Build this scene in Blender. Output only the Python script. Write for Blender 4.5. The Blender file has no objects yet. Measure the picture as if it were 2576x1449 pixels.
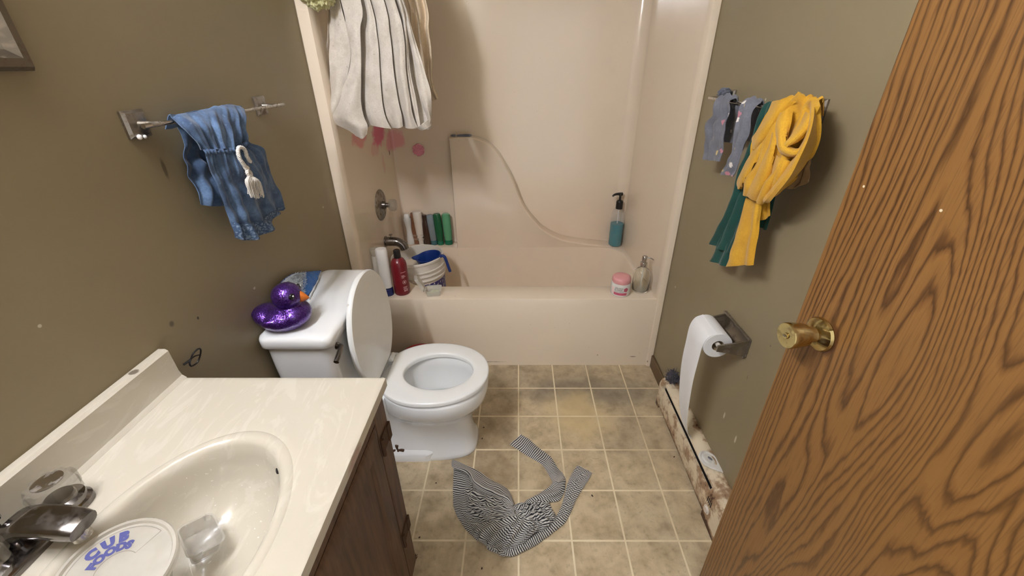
import bpy, bmesh, math, random
from mathutils import Vector, Matrix, noise
from math import sin, cos, pi, radians, sqrt, exp
random.seed(7)
S = bpy.context.scene
COL = S.collection

# ------------------------------------------------------------------ camera
cam_d = bpy.data.cameras.new('camera'); cam = bpy.data.objects.new('camera', cam_d); COL.objects.link(cam)
F, YAW, PIT, ROL, CX, CY, H = 1002.27, -.0044, .4737, -.0027, 1300.2, 684.0, 1.446
fw = Vector((sin(YAW)*cos(PIT), cos(YAW)*cos(PIT), -sin(PIT))); rt = Vector((cos(YAW), -sin(YAW), 0)); up = rt.cross(fw)
r2 = rt*cos(ROL)+up*sin(ROL); u2 = up*cos(ROL)-rt*sin(ROL)
M = Matrix((r2, u2, -fw)).transposed().to_4x4(); M.translation = (0, 0, H)
cam.matrix_world = M
cam_d.sensor_width = 36; cam_d.lens = F/2576*36
cam_d.shift_x = (1288-CX)/2576; cam_d.shift_y = (CY-724.5)/2576
cam_d.clip_start = .01
S.camera = cam

# ------------------------------------------------------------------ light
S.view_settings.view_transform = 'Standard'; S.view_settings.look = 'None'
S.view_settings.gamma = 1; S.view_settings.use_curve_mapping = False
S.view_settings.exposure = 1.5
W = bpy.data.worlds.new('ambient_fill'); S.world = W; W.use_nodes = True  # even background glow added as soft fill through the open doorway
bg = W.node_tree.nodes['Background']; bg.inputs[0].default_value = (1, 1, 1, 1); bg.inputs[1].default_value = .42
BULB = 120.0          # strength of the vanity bulbs
BULBS = [(-.742, y, 2.13) for y in (-.04, .12, .28, .44)]

# ------------------------------------------------------------------ node helpers
def srgb(r, g, b, a=1):
    f = lambda c: (c/12.92 if c <= .04045 else ((c+.055)/1.055)**2.4)
    return (f(r/255), f(g/255), f(b/255), a)
class NT:
    def __init__(s, name, world=False):
        s.m = bpy.data.materials.new(name); s.m.use_nodes = True
        s.t = s.m.node_tree; s.n = s.t.nodes; s.bsdf = s.n['Principled BSDF']
        s.tc = s.n.new('ShaderNodeTexCoord')
        s.co = s.n.new('ShaderNodeNewGeometry').outputs['Position'] if world else s.tc.outputs['Object']   # place in the room, or on the object
    def node(s, typ, ins={}, **kw):
        x = s.n.new(typ)
        for k, v in kw.items(): setattr(x, k, v)
        for k, v in ins.items(): s.set(x.inputs[k], v)
        return x
    def set(s, sock, v):
        if hasattr(v, 'default_value') or isinstance(v, bpy.types.NodeSocket): s.t.links.new(v, sock)
        else: sock.default_value = v
    def math(s, op, a, b=0, c=None, clamp=False):
        x = s.node('ShaderNodeMath', {0: a, 1: b}, operation=op); x.use_clamp = clamp
        if c is not None: s.set(x.inputs[2], c)
        return x.outputs[0]
    def mapr(s, v, a, b, c=0, d=1, smooth=True):
        x = s.node('ShaderNodeMapRange', {0: v, 1: a, 2: b, 3: c, 4: d}); x.interpolation_type = 'SMOOTHSTEP' if smooth else 'LINEAR'
        return x.outputs[0]
    def noise(s, scale=5, detail=3, rough=.5, vec=None, dist=0, col=False):
        x = s.node('ShaderNodeTexNoise', {'Scale': scale, 'Detail': detail, 'Roughness': rough, 'Distortion': dist})
        s.t.links.new(vec or s.co, x.inputs['Vector'])
        return x.outputs['Color' if col else 'Fac']
    def mapping(s, scale=(1, 1, 1), loc=(0, 0, 0), rot=(0, 0, 0), vec=None):
        x = s.node('ShaderNodeMapping', {'Scale': scale, 'Location': loc, 'Rotation': rot})
        s.t.links.new(vec or s.co, x.inputs['Vector']); return x.outputs[0]
    def mix(s, fac, a, b, blend='MIX'):
        x = s.node('ShaderNodeMix', data_type='RGBA', blend_type=blend)
        s.set(x.inputs[0], fac); s.set(x.inputs[6], a); s.set(x.inputs[7], b); return x.outputs[2]
    def ramp(s, fac, stops):
        x = s.node('ShaderNodeValToRGB'); cr = x.color_ramp
        while len(cr.elements) < len(stops): cr.elements.new(.5)
        for e, (p, c) in zip(cr.elements, stops): e.position = p; e.color = c
        s.set(x.inputs[0], fac); return x.outputs[0]
    def xyz(s, vec=None):
        x = s.node('ShaderNodeSeparateXYZ'); s.t.links.new(vec or s.co, x.inputs[0]); return x.outputs
    def blob(s, c, rad, soft=.5, amt=.0, scale=12, vec=None):
        """1 inside a noisy ellipsoid round the point c, 0 outside"""
        v = vec or s.co
        x = s.node('ShaderNodeVectorMath', {0: v, 1: c}, operation='SUBTRACT')
        y = s.node('ShaderNodeVectorMath', {0: x.outputs[0], 1: rad}, operation='DIVIDE')
        l = s.node('ShaderNodeVectorMath', {0: y.outputs[0]}, operation='LENGTH').outputs['Value']
        if amt:
            n = s.noise(scale, 3, .6, v); n = s.math('MULTIPLY_ADD', n, amt, -amt*.5); l = s.math('ADD', l, n)
        return s.mapr(l, 1-soft*.5, 1+soft*.5, 1, 0)
    def bump(s, h, strength=.2, dist=.002):
        x = s.node('ShaderNodeBump', {'Height': h, 'Strength': strength, 'Distance': dist}); s.t.links.new(x.outputs[0], s.bsdf.inputs['Normal'])
    def done(s, color=None, rough=None, **kw):
        if color is not None: s.set(s.bsdf.inputs['Base Color'], color)
        if rough is not None: s.set(s.bsdf.inputs['Roughness'], rough)
        for k, v in kw.items(): s.set(s.bsdf.inputs[k.replace('_', ' ')], v)
        return s.m

def plain(name, col, rough=.5, var=.08, scale=30, **kw):
    t = NT(name); n = t.noise(scale, 3)
    c = t.mix(n, tuple(x*(1-var) for x in col[:3])+(1,), tuple(min(1, x*(1+var)) for x in col[:3])+(1,))
    return t.done(c, rough, **kw)
def glassy(name, col=(1, 1, 1, 1), rough=.03, ior=1.45, **kw):
    t = NT(name); n = t.noise(40, 2); return t.done(col, t.mapr(n, .3, .7, rough, rough*2), Transmission_Weight=1.0, IOR=ior, **kw)
def milky(name, col, alpha=.6, rough=.3):
    t = NT(name); n = t.noise(25, 3); return t.done(col, rough, Alpha=t.mapr(n, .3, .7, alpha-.04, alpha+.04))

# ------------------------------------------------------------------ object helpers
def link(name, me, mat, parent=None, smooth=40):
    o = bpy.data.objects.new(name, me); COL.objects.link(o)
    if mat: me.materials.append(mat)
    if smooth:
        me.polygons.foreach_set('use_smooth', [True]*len(me.polygons)); me.set_sharp_from_angle(angle=radians(smooth))
    if parent:
        root = parent
        while root.parent: root = root.parent
        if not root.get('_local'): me.transform(Matrix.Translation(-Vector(root.location)))
        o.parent = parent
    return o
def obj(name, bm, mat, parent=None, smooth=40, bevel=0, bseg=2, solid=0, sub=0, recalc=True):
    if recalc: bmesh.ops.recalc_face_normals(bm, faces=bm.faces[:])
    me = bpy.data.meshes.new(name); bm.to_mesh(me); bm.free()
    o = link(name, me, mat, parent, smooth)
    if solid: d = o.modifiers.new('solid', 'SOLIDIFY'); d.thickness = solid; d.offset = 0
    if bevel: b = o.modifiers.new('bevel', 'BEVEL'); b.width = bevel; b.segments = bseg; b.limit_method = 'ANGLE'; b.angle_limit = radians(35)
    if sub: b = o.modifiers.new('sub', 'SUBSURF'); b.levels = sub; b.render_levels = sub
    return o
def tag(o, label, cat, group=None):
    o['label'] = label; o['category'] = cat
    if group: o['group'] = group
    return o
def thing(name, label, cat, loc, group=None, rot=None):
    o = bpy.data.objects.new(name, None); COL.objects.link(o); o.location = loc; o.empty_display_size = .02
    if rot is not None: o.rotation_euler = rot; o['_local'] = 1
    tag(o, label, cat, group); return o
def struct(o): o['kind'] = 'structure'; return o

def BM(): return bmesh.new()
def box(bm, x0, x1, y0, y1, z0, z1, M=None):
    vs = [bm.verts.new(p) for p in [(x0,y0,z0),(x1,y0,z0),(x1,y1,z0),(x0,y1,z0),(x0,y0,z1),(x1,y0,z1),(x1,y1,z1),(x0,y1,z1)]]
    if M: 
        for v in vs: v.co = M @ v.co
    for f in [(3,2,1,0),(4,5,6,7),(0,1,5,4),(1,2,6,5),(2,3,7,6),(3,0,4,7)]: bm.faces.new([vs[i] for i in f])
    return bm
def loft(bm, rings, cap0=True, cap1=True, closed=True):
    R = [[bm.verts.new(p) for p in r] for r in rings]; n = len(R[0])
    for a, b in zip(R, R[1:]):
        for i in range(n if closed else n-1):
            j = (i+1) % n
            bm.faces.new((a[i], a[j], b[j], b[i]))
    if cap0: bm.faces.new(R[0][::-1])
    if cap1: bm.faces.new(R[-1])
    return bm
def frame_from(d, hint=(0, 0, 1)):
    d = Vector(d).normalized(); h = Vector(hint)
    if abs(d.dot(h)) > .98: h = Vector((1, 0, 0))
    a = h.cross(d).normalized(); return a, d.cross(a), d
def lathe(bm, prof, c=(0, 0, 0), axis=(0, 0, 1), n=32, cap0=True, cap1=True, M=None, squash=1, hint=(0, 0, 1)):
    """prof: (radius, height along axis)"""
    a, b, d = frame_from(axis, hint); c = Vector(c); rings = []
    for r, h in prof:
        r = max(r, 1e-5)
        ring = [c + d*h + a*(r*cos(2*pi*i/n)) + b*(r*squash*sin(2*pi*i/n)) for i in range(n)]
        if M: ring = [M @ p for p in ring]
        rings.append(ring)
    return loft(bm, rings, cap0, cap1)
def tube(bm, pts, r, n=10, cap=True, closed=False):
    pts = [Vector(p) for p in pts]; m = len(pts); rr = r if isinstance(r, (list, tuple)) else [r]*m
    rings = []; prev = None
    for i, p in enumerate(pts):
        if closed: d = pts[(i+1) % m]-pts[i-1]
        else: d = pts[min(i+1, m-1)]-pts[max(i-1, 0)]
        d.normalize()
        if prev is None: a, b, _ = frame_from(d)
        else: a = (prev - d*prev.dot(d)).normalized(); b = d.cross(a)
        prev = a
        rings.append([p + a*rr[i]*cos(2*pi*k/n) + b*rr[i]*sin(2*pi*k/n) for k in range(n)])
    if closed: rings.append(rings[0]); R = rings
    loft(bm, rings, cap and not closed, cap and not closed)
    if closed: bmesh.ops.remove_doubles(bm, verts=bm.verts[:], dist=1e-6)
    return bm
def cr(P, t):
    """Catmull-Rom through the list P, t in 0..1"""
    n = len(P)-1; x = min(max(t, 0), 1)*n; i = min(int(x), n-1); f = x-i
    g = lambda k: P[k] if 0 <= k <= n else (P[0]*2-P[1] if k < 0 else P[n]*2-P[n-1])
    a, b, c, d = g(i-1), g(i), g(i+1), g(i+2)
    return ((b*2)+(c-a)*f+(a*2-b*5+c*4-d)*f*f+(b*3-a-c*3+d)*f*f*f)*.5
def curve(P, n): P = [Vector(p) for p in P]; return [cr(P, i/(n-1)) for i in range(n)]
def rrect(x0, x1, y0, y1, r, z, k=6, e=5):
    P = []
    for cx, cy, a0 in ((x1-r, y1-r, 0), (x0+r, y1-r, pi/2), (x0+r, y0+r, pi), (x1-r, y0+r, 3*pi/2)):
        arc = [(cx+r*cos(a0+pi/2*i/k), cy+r*sin(a0+pi/2*i/k), z) for i in range(k+1)]
        P += arc
    out = []
    m = k+1
    for i in range(4):
        out += P[i*m:(i+1)*m]
        a, b = Vector(P[(i+1)*m-1]), Vector(P[((i+1)*m) % len(P)])
        out += [tuple(a.lerp(b, (j+1)/(e+1))) for j in range(e)]
    return out
def sup(cx, cy, rx, ry, z, n=2, N=48, cut=None):
    out = []
    for i in range(N):
        a = 2*pi*i/N; c, s = cos(a), sin(a)
        x = cx+rx*math.copysign(abs(c)**(2/n), c); y = cy+ry*math.copysign(abs(s)**(2/n), s)
        if cut is not None: x = max(x, cut)
        out.append((x, y, z))
    return out
def patch(bm, ctrl, nu=40, nv=40, disp=None, wrinkle=0, wscale=25, bulge=0, uvscale=(1, 1), bdir=None):
    """smooth cloth surface through rows of control points; disp(u,v)-> offset along the normal"""
    rows = [[Vector(p) for p in r] for r in ctrl]
    uvl = bm.loops.layers.uv.verify()
    g = []
    for j in range(nv+1):
        v = j/nv
        cols = [cr_rows(rows, i/nu, v) for i in range(nu+1)]
        g.append(cols)
    G = [[None]*(nu+1) for _ in range(nv+1)]; vv = []
    ulen = sum((g[nv//2][i+1]-g[nv//2][i]).length for i in range(nu)); vlen = sum((g[j+1][nu//2]-g[j][nu//2]).length for j in range(nv))
    for j in range(nv+1):
        for i in range(nu+1):
            p = g[j][i]
            du = g[j][min(i+1, nu)]-g[j][max(i-1, 0)]; dv = g[min(j+1, nv)][i]-g[max(j-1, 0)][i]
            n = du.cross(dv)
            n = n.normalized() if n.length > 1e-12 else Vector((0, 0, 1))
            if bdir is not None:
                if n.dot(Vector(bdir)) < 0: n = -n
            u, v = i/nu, j/nv; o = 0
            if disp: o += disp(u, v)
            if bulge: o += bulge*(1-abs(2*u-1)**2.5)
            if wrinkle: o += wrinkle*noise.noise(p*wscale)
            vv.append((bm.verts.new(p+n*o), (u*ulen*uvscale[0], v*vlen*uvscale[1])))
    w = nu+1
    for j in range(nv):
        for i in range(nu):
            q = [j*w+i, j*w+i+1, (j+1)*w+i+1, (j+1)*w+i]
            f = bm.faces.new([vv[k][0] for k in q])
            for l, k in zip(f.loops, q): l[uvl].uv = vv[k][1]
    return bm
def cr_rows(rows, u, v):
    return cr([cr(r, u) for r in rows], v)
def fuse(name, bm, voxel, mat, parent, smooth_it=6):
    me = bpy.data.meshes.new('tmp'); bm.to_mesh(me); bm.free()
    t = bpy.data.objects.new('tmp', me); COL.objects.link(t)
    r = t.modifiers.new('r', 'REMESH'); r.mode = 'VOXEL'; r.voxel_size = voxel; r.use_smooth_shade = True
    s = t.modifiers.new('s', 'SMOOTH'); s.factor = .5; s.iterations = smooth_it
    dg = bpy.context.evaluated_depsgraph_get(); m2 = bpy.data.meshes.new_from_object(t.evaluated_get(dg))
    bpy.data.objects.remove(t); m2.materials.clear(); m2.name = name
    return link(name, m2, mat, parent, 0)
def text_bm(txt, size, fn, bold=0.0):
    """letters as a mesh; fn maps (x,y) in text units to a 3-D point"""
    c = bpy.data.curves.new('t', 'FONT'); c.body = txt; c.size = size; c.align_x = 'CENTER'; c.align_y = 'CENTER'; c.offset = bold; c.resolution_u = 3
    t = bpy.data.objects.new('t', c); COL.objects.link(t)
    dg = bpy.context.evaluated_depsgraph_get(); dg.update(); me = t.evaluated_get(dg).to_mesh()
    bm = BM(); vs = [bm.verts.new(fn(v.co.x, v.co.y)) for v in me.vertices]
    for p in me.polygons:
        try: bm.faces.new([vs[i] for i in p.vertices])
        except ValueError: pass
    t.evaluated_get(dg).to_mesh_clear(); bpy.data.objects.remove(t); return bm
def cyl_quad(bm, c, r, a0, a1, z0, z1, n=8, tilt=0):
    V = []
    for k in range(n+1):
        a = a0+(a1-a0)*k/n
        V.append([bm.verts.new((c[0]+r*cos(a), c[1]+r*sin(a), z+tilt*k/n)) for z in (z0, z1)])
    for p, q in zip(V, V[1:]): bm.faces.new((p[0], q[0], q[1], p[1]))
    return bm

# ------------------------------------------------------------------ materials
def m_paint():
    t = NT('olive_taupe_paint', True); n = t.noise(3, 4); f = t.noise(160, 2)
    c = t.mix(n, srgb(140, 127, 100), srgb(148, 135, 107))
    # small scuffs, chips and specks where the photograph shows them
    for p, r, col, s in MARKS_DARK: c = t.mix(t.math('MULTIPLY', t.blob(p, r, .8, .5, 60), s), c, col)
    for p, r in MARKS_LIGHT: c = t.mix(t.math('MULTIPLY', t.blob(p, r, .5, .5, 90), .75), c, srgb(215, 208, 190))
    t.bump(f, .12, .001)
    return t.done(c, t.mapr(n, .3, .7, .42, .52))
MARKS_DARK = [((-0.799,0.9043,1.2443), (.02, .005, .022), srgb(84,70,50), .7), ((-0.799,0.7598,0.9223), (.02, .006, .007), srgb(70,60,44), .7),
  ((-0.799,0.829,0.8925), (.02, .003, .004), srgb(40,32,25), .9), ((0.725,0.9256,0.7318), (.02, .003, .004), srgb(100,90,68), .7),
  ((0.725,0.9727,0.5703), (.02, .003, .008), srgb(104,94,70), .6)]
MARKS_LIGHT = [((-0.799,1.5698,0.9399), (.02, .004, .004)), ((-0.799,1.048,0.854), (.02, .005, .004)), ((-0.799,0.5481,1.0642), (.02, .003, .003)),
  ((0.725,1.0209,0.3539), (.02, .004, .014)), ((0.725,0.9323,0.3388), (.02, .004, .016)), ((0.725,1.6082,0.5426), (.02, .004, .005)), ((0.725,1.3514,1.3586), (.02,.003,.004)), ((0.725,1.2723,1.3615), (.02,.003,.004))]

def m_floor():
    t = NT('vinyl_tile', True); T = .18288; X = t.xyz(); x, y = X[0], t.math('SUBTRACT', X[1], 1.5285)
    dx = t.math('ABSOLUTE', t.math('WRAP', x, T/2, -T/2)); dy = t.math('ABSOLUTE', t.math('WRAP', y, T/2, -T/2))
    wob = t.math('MULTIPLY_ADD', t.noise(60, 2), .0012, -.0006)
    d = t.math('ADD', t.math('MINIMUM', dx, dy), wob)
    line = t.mapr(d, .0022, .0040, 1, 0)
    a = t.noise(14, 5, .62); b = t.noise(55, 4, .6); g = t.noise(2.6, 4, .6, dist=.6)
    c = t.ramp(a, [(.30, srgb(162,145,115)), (.48, srgb(192,173,141)), (.62, srgb(208,190,157)), (.75, srgb(186,169,137))])
    c = t.mix(t.mapr(b, .54, .72, 0, .38), c, srgb(138,120,90))
    c = t.mix(t.mapr(g, .50, .68, 0, .30), c, srgb(128,116,98))
    # grey scuffs and a yellow worn spot
    c = t.mix(t.math('MULTIPLY', t.blob((.36, 1.50, 0), (.32, .085, 1), 1.2, 1.4, 6), .6), c, srgb(104,97,90))
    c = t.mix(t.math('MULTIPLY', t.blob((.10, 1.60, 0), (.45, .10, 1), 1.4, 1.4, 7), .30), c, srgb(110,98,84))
    c = t.mix(t.math('MULTIPLY', t.blob((.28, 1.36, 0), (.13, .14, 1), 1.0, 1.3, 9), .6), c, srgb(216,192,142))
    c = t.mix(t.math('MULTIPLY', t.blob((-.12, 1.17, 0), (.12, .22, 1), 1.2, 1.2, 8), .4), c, srgb(118,98,72))
    gl = t.mix(t.mapr(g, .4, .7), srgb(234,221,190), srgb(208,192,158))
    c = t.mix(line, c, gl)
    t.bump(t.math('MULTIPLY_ADD', line, -.6, b), .12, .001)
    return t.done(c, t.mapr(a, .3, .7, .34, .5))

def m_tub(stain=True):
    t = NT('almond_fibreglass', True); n = t.noise(2.2, 3); X = t.xyz()
    c = t.mix(n, srgb(228,212,190), srgb(233,218,197))
    if stain:
        low = t.math('MULTIPLY', t.mapr(X[2], .95, .45, 0, 1), t.mapr(X[1], 2.2, 2.42, 0, 1))
        c = t.mix(t.math('MULTIPLY', t.math('MULTIPLY', low, t.noise(5, 3)), .5), c, srgb(226,190,160))
        spots = t.mapr(t.noise(70, 2), .74, .78, 0, .3); c = t.mix(spots, c, srgb(170,150,120))
        # pink dye marks on the wall behind the curtain
        for p, r, s, col in PINK: c = t.mix(t.math('MULTIPLY', t.blob(p, r, .55, 1.5, 17), s), c, col)
        c = t.mix(t.blob((-0.745,2.3711,1.0088), (.05, .008, .014), .3, .4, 60), c, srgb(60,30,25))
        for p, r in TUBM: c = t.mix(t.math('MULTIPLY', t.blob(p, r, .6, .7, 80), .7), c, srgb(96,82,64))
    return t.done(c, t.mapr(n, .3, .7, .16, .22), Coat_Weight=.3, Coat_Roughness=.08)
PINK = [((-0.745,2.2373,1.1251), (.07, .10, .060), .90, srgb(222,70,128)), ((-0.745,2.4352,1.0698), (.07, .10, .055), .55, srgb(232,120,150)),
        ((-0.745,1.9514,1.1556), (.07, .09, .040), .6, srgb(232,112,130)), ((-0.745,2.1416,1.0695), (.06, .06, .035), .35, srgb(222,140,150)),
        ((-0.745,2.2395,0.9773), (.05, .02, .05), .28, srgb(210,130,130)), ((-0.745,2.5719,1.0296), (.06, .05, .04), .35, srgb(226,140,160))]
TUBM = [((0.6168,1.7056,0.0581), (.016, .05, .003)), ((0.4252,1.7056,0.0688), (.004, .05, .003)), ((0.6978,1.7056,0.0309), (.003, .05, .006)), ((-0.2905,1.7056,0.0224), (.2, .05, .003))]

def m_china():
    t = NT('white_china'); n = t.noise(4, 2); return t.done(t.mix(n, srgb(238,240,240), srgb(243,244,243)), .09, Coat_Weight=.4)
def m_chrome(name='worn_chrome', col=(.55, .52, .48, 1), rough=.22, dirt=.5):
    t = NT(name); n = t.noise(45, 4, .65); d = t.mapr(n, .48, .66, 0, dirt)
    return t.done(t.mix(d, col, srgb(118,100,78)), t.math('MULTIPLY_ADD', d, .5, rough), Metallic=t.math('MULTIPLY_ADD', d, -.6, 1.0))
def m_counter():
    t = NT('cultured_marble', True); v = t.mapping((1.6, .5, 1.6), rot=(0, 0, .45)); n = t.noise(9, 5, .6, v, 2.5); m = t.noise(3, 2)
    c = t.mix(m, srgb(190,183,166), srgb(197,190,174))
    c = t.mix(t.mapr(n, .52, .62, 0, .35), c, srgb(212,207,193))
    X = t.xyz()
    c = t.mix(t.math('MULTIPLY', t.blob((-.305, .50, .80), (.012, .03, .012), .8, .6, 80), .5), c, srgb(150,90,95))
    c = t.mix(t.math('MULTIPLY', t.blob((-.785, .628, .895), (.008, .008, .004), .5, .8, 120), .8), c, srgb(70,55,40))
    sp = t.math('MULTIPLY', t.mapr(t.noise(170, 2), .70, .74, 0, .5), t.mapr(X[2], .80, .78, 0, 1)); c = t.mix(sp, c, srgb(250,248,240))
    return t.done(c, .16, Coat_Weight=.4, Coat_Roughness=.06)
def m_cabinet():
    t = NT('dark_stained_wood'); v = t.mapping((26, 26, 2.2)); n = t.noise(3, 5, .6, v); g = t.noise(5, 3)
    c = t.ramp(n, [(.3, srgb(62,42,28)), (.5, srgb(86,60,42)), (.7, srgb(104,76,54))])
    c = t.mix(t.mapr(g, .55, .7, 0, .4), c, srgb(58,40,28)); t.bump(n, .15, .001)
    return t.done(c, .45)
def m_oak():
    t = NT('oak_veneer'); X = t.xyz(); w, z = X[0], X[2]
    v = t.mapping((3.4, 1, .50), loc=(3.7, 0, 1.3)); n = t.noise(1.0, 2.2, .42, v, .2)
    v2 = t.mapping((46, 1, 6)); n2 = t.noise(1.0, 3, .6, v2)
    amp = t.mapr(w, -.02, .26, 14, 84, False)   # straight grain towards the free edge
    q = t.math('ADD', t.math('MULTIPLY', t.math('SUBTRACT', n, .5), amp), t.math('MULTIPLY', w, t.mapr(w, 0, .25, 120, 52, False))); q = t.math('ADD', q, t.math('MULTIPLY', n2, 1.5))
    fr = t.math('FRACT', q)
    v3 = t.mapping((420, 1, 9)); n3 = t.noise(1.0, 3, .6, v3)
    c = t.ramp(fr, [(0, srgb(74,48,24)), (.10, srgb(96,64,32)), (.28, srgb(132,93,49)), (.72, srgb(138,98,52)), (.90, srgb(118,81,42)), (1, srgb(74,48,24))])
    c = t.mix(t.mapr(n3, .50, .66, 0, .42), c, srgb(92,62,32))
    c = t.mix(t.mapr(t.noise(1.2, 2), .35, .7, 0, .25), c, srgb(142,103,58))
    for p, r in ((( .19, 0, .14), (.004, .05, .005)), ((.155, 0, 1.27), (.002, .05, .002)), ((.03, 0, 1.27), (.002, .05, .002))):
        c = t.mix(t.blob(p, r, .4, .4, 200), c, srgb(225,210,180))
    c = t.mix(t.math('MULTIPLY', t.blob((.085, 0, .995), (.014, .05, .032), .4, .5, 60), .8), c, srgb(70,38,20))
    t.bump(t.math('ADD', fr, n3), .10, .0006)
    return t.done(c, t.mapr(n3, .4, .7, .34, .5), Coat_Weight=.15, Coat_Roughness=.3)
def m_cloth(name, c1, c2, rough=.9, scale=220, speck=None, sheen=.2, extra=None):
    t = NT(name); a = t.noise(18, 4, .6); f = t.noise(scale, 2)
    c = t.mix(t.mapr(a, .3, .7), c1, c2)
    c = t.mix(t.mapr(f, .4, .7, 0, .35), c, tuple(x*.75 for x in c1[:3])+(1,))
    if speck: c = t.mix(t.mapr(t.noise(speck[0], 3, .7), speck[1], speck[1]+.08, 0, speck[3]), c, speck[2])
    if extra: c = extra(t, c)
    t.bump(f, .25, .0008)
    return t.done(c, rough, Sheen_Weight=sheen)
def m_flowers(t, c):
    for seed, col, th in ((3.1, srgb(228,222,214), .020), (7.7, srgb(190,130,142), .020), (12.3, srgb(206,186,128), .024)):
        v = t.node('ShaderNodeTexVoronoi', {'Scale': 17, 'Randomness': .9}); t.t.links.new(t.mapping((1, 1, 1), loc=(seed, seed*2, seed*3)), v.inputs['Vector'])
        d = t.math('ADD', v.outputs['Distance'], t.math('MULTIPLY_ADD', t.noise(140, 2), .22, -.11))
        pick = t.math('GREATER_THAN', t.xyz(v.outputs['Color'])[0], .30)
        c = t.mix(t.math('MULTIPLY', t.mapr(d, .12, .16, 1, 0), pick), c, col)
    return c
def m_stripes():
    t = NT('black_white_stripe'); X = t.xyz(t.tc.outputs['UV'])
    n = t.math('ADD', t.math('MULTIPLY_ADD', t.noise(11, 1), .010, -.005), t.math('MULTIPLY_ADD', t.noise(38, 2), .002, -.001))
    q = t.math('FRACT', t.math('DIVIDE', t.math('ADD', X[1], n), .0070))
    d = t.math('ABSOLUTE', t.math('SUBTRACT', q, .5))
    k = t.mapr(d, .20, .27, 1, 0)
    c = t.mix(k, srgb(206,203,196), srgb(32,31,38))
    t.bump(t.noise(400, 2), .2, .0006)
    return t.done(c, .9, Sheen_Weight=.15)
def m_glitter():
    t = NT('purple_glitter'); v = t.node('ShaderNodeTexVoronoi', {'Scale': 640.0}); t.t.links.new(t.tc.outputs['Object'], v.inputs['Vector'])
    c = t.mix(t.xyz(v.outputs['Color'])[0], srgb(44,14,84), srgb(104,62,160))
    g = t.node('ShaderNodeNewGeometry'); s = t.node('ShaderNodeVectorMath', {0: v.outputs['Color'], 1: (.5, .5, .5)}, operation='SUBTRACT')
    s2 = t.node('ShaderNodeVectorMath', {0: s.outputs[0], 'Scale': .42}, operation='SCALE'); a = t.node('ShaderNodeVectorMath', {0: g.outputs['Normal'], 1: s2.outputs[0]}, operation='ADD')
    nn = t.node('ShaderNodeVectorMath', {0: a.outputs[0]}, operation='NORMALIZE'); t.t.links.new(nn.outputs[0], t.bsdf.inputs['Normal'])
    return t.done(c, .32, Metallic=.75, Coat_Weight=.6, Coat_Roughness=.08)
def m_heater():
    t = NT('rusty_white_enamel', True); n = t.noise(11, 5, .68); f = t.noise(60, 4, .7); X = t.xyz()
    r = t.math('ADD', n, t.math('MULTIPLY', f, .25)); front = t.mapr(X[0], .680, .668, 0, 1)
    low = t.mapr(X[2], .035, .008, 0, .22); wallside = t.mapr(X[0], .700, .722, 0, .10)
    q = t.math('ADD', t.math('ADD', r, t.math('MULTIPLY_ADD', front, .075, -.05)), t.math('ADD', low, wallside))
    c = t.mix(t.mapr(q, .58, .74), srgb(222,208,180), srgb(158,128,98))
    c = t.mix(t.mapr(q, .76, .84), c, srgb(80,54,36))
    return t.done(c, .5)
def m_bulb():
    t = NT('lit_bulb'); n = t.noise(3, 1); t.bsdf.inputs['Emission Color'].default_value = (.95, .985, 1.10, 1)
    return t.done((1, 1, 1, 1), t.mapr(n, 0, 1, .3, .4), Emission_Strength=BULB)
M_ = {}
M_['paint'] = m_paint(); M_['floor'] = m_floor(); M_['tub'] = m_tub(); M_['china'] = m_china(); M_['chrome'] = m_chrome()
M_['dirty'] = m_chrome('tarnished_metal', (.34, .31, .27, 1), .38, .95)
M_['shiny'] = m_chrome('dark_chrome', (.24, .225, .22, 1), .12, .2)
M_['brass'] = m_chrome('polished_brass', srgb(194,172,116), .10, .25)
M_['counter'] = m_counter(); M_['cabinet'] = m_cabinet(); M_['oak'] = m_oak(); M_['heater'] = m_heater(); M_['bulb'] = m_bulb()
M_['ceiling'] = plain('ceiling_paint', srgb(226,220,206), .8, .03)
M_['brown_trim'] = plain('brown_trim', srgb(104,82,54), .5, .12)
M_['seat'] = plain('white_seat_plastic', srgb(236,237,234), .22, .02)
M_['white'] = plain('white_plastic', srgb(226,224,218), .35, .03)
M_['offwhite'] = plain('offwhite_plastic', srgb(220,212,200), .4, .05)
M_['black'] = plain('black_plastic', srgb(24,22,22), .35, .1)
M_['navy'] = plain('navy_plastic', srgb(34,44,100), .35, .08)
M_['blue'] = plain('blue_plastic', srgb(24,52,118), .3, .06)
M_['red'] = plain('dark_red_plastic', srgb(110,22,32), .3, .06)
M_['pailred'] = plain('red_plastic', srgb(170,36,36), .4, .06)
M_['orange'] = plain('orange_paint', srgb(206,112,40), .4, .06)
M_['pinklid'] = plain('pink_plastic', srgb(226,160,160), .3, .04)
M_['pinkscrub'] = plain('pink_rubber', srgb(246,172,190), .5, .1)
M_['paper'] = plain('white_paper', srgb(236,236,236), .9, .02)
M_['card'] = plain('grey_cardboard', srgb(170,150,120), .9, .05)
M_['dark'] = plain('dark_gap', srgb(20,14,10), .9, .2)
M_['rust'] = plain('brown_rust', srgb(74,48,26), .8, .4, 120)
M_['crumb'] = plain('dark_crumb', srgb(58,38,26), .9, .3, 200)
M_['whitetxt'] = plain('pale_print', srgb(205,170,170), .5, .05)
M_['darktxt'] = plain('dark_print', srgb(70,56,56), .5, .05)
M_['bluetxt'] = plain('blue_print', srgb(52,56,122), .5, .1)
M_['magenta'] = plain('magenta_print', srgb(196,92,116), .5, .12, 90)
M_['greytxt'] = plain('grey_outline', srgb(120,112,104), .5, .05)
M_['palepink'] = plain('pale_pink_print', srgb(232,206,204), .5, .03)
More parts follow.
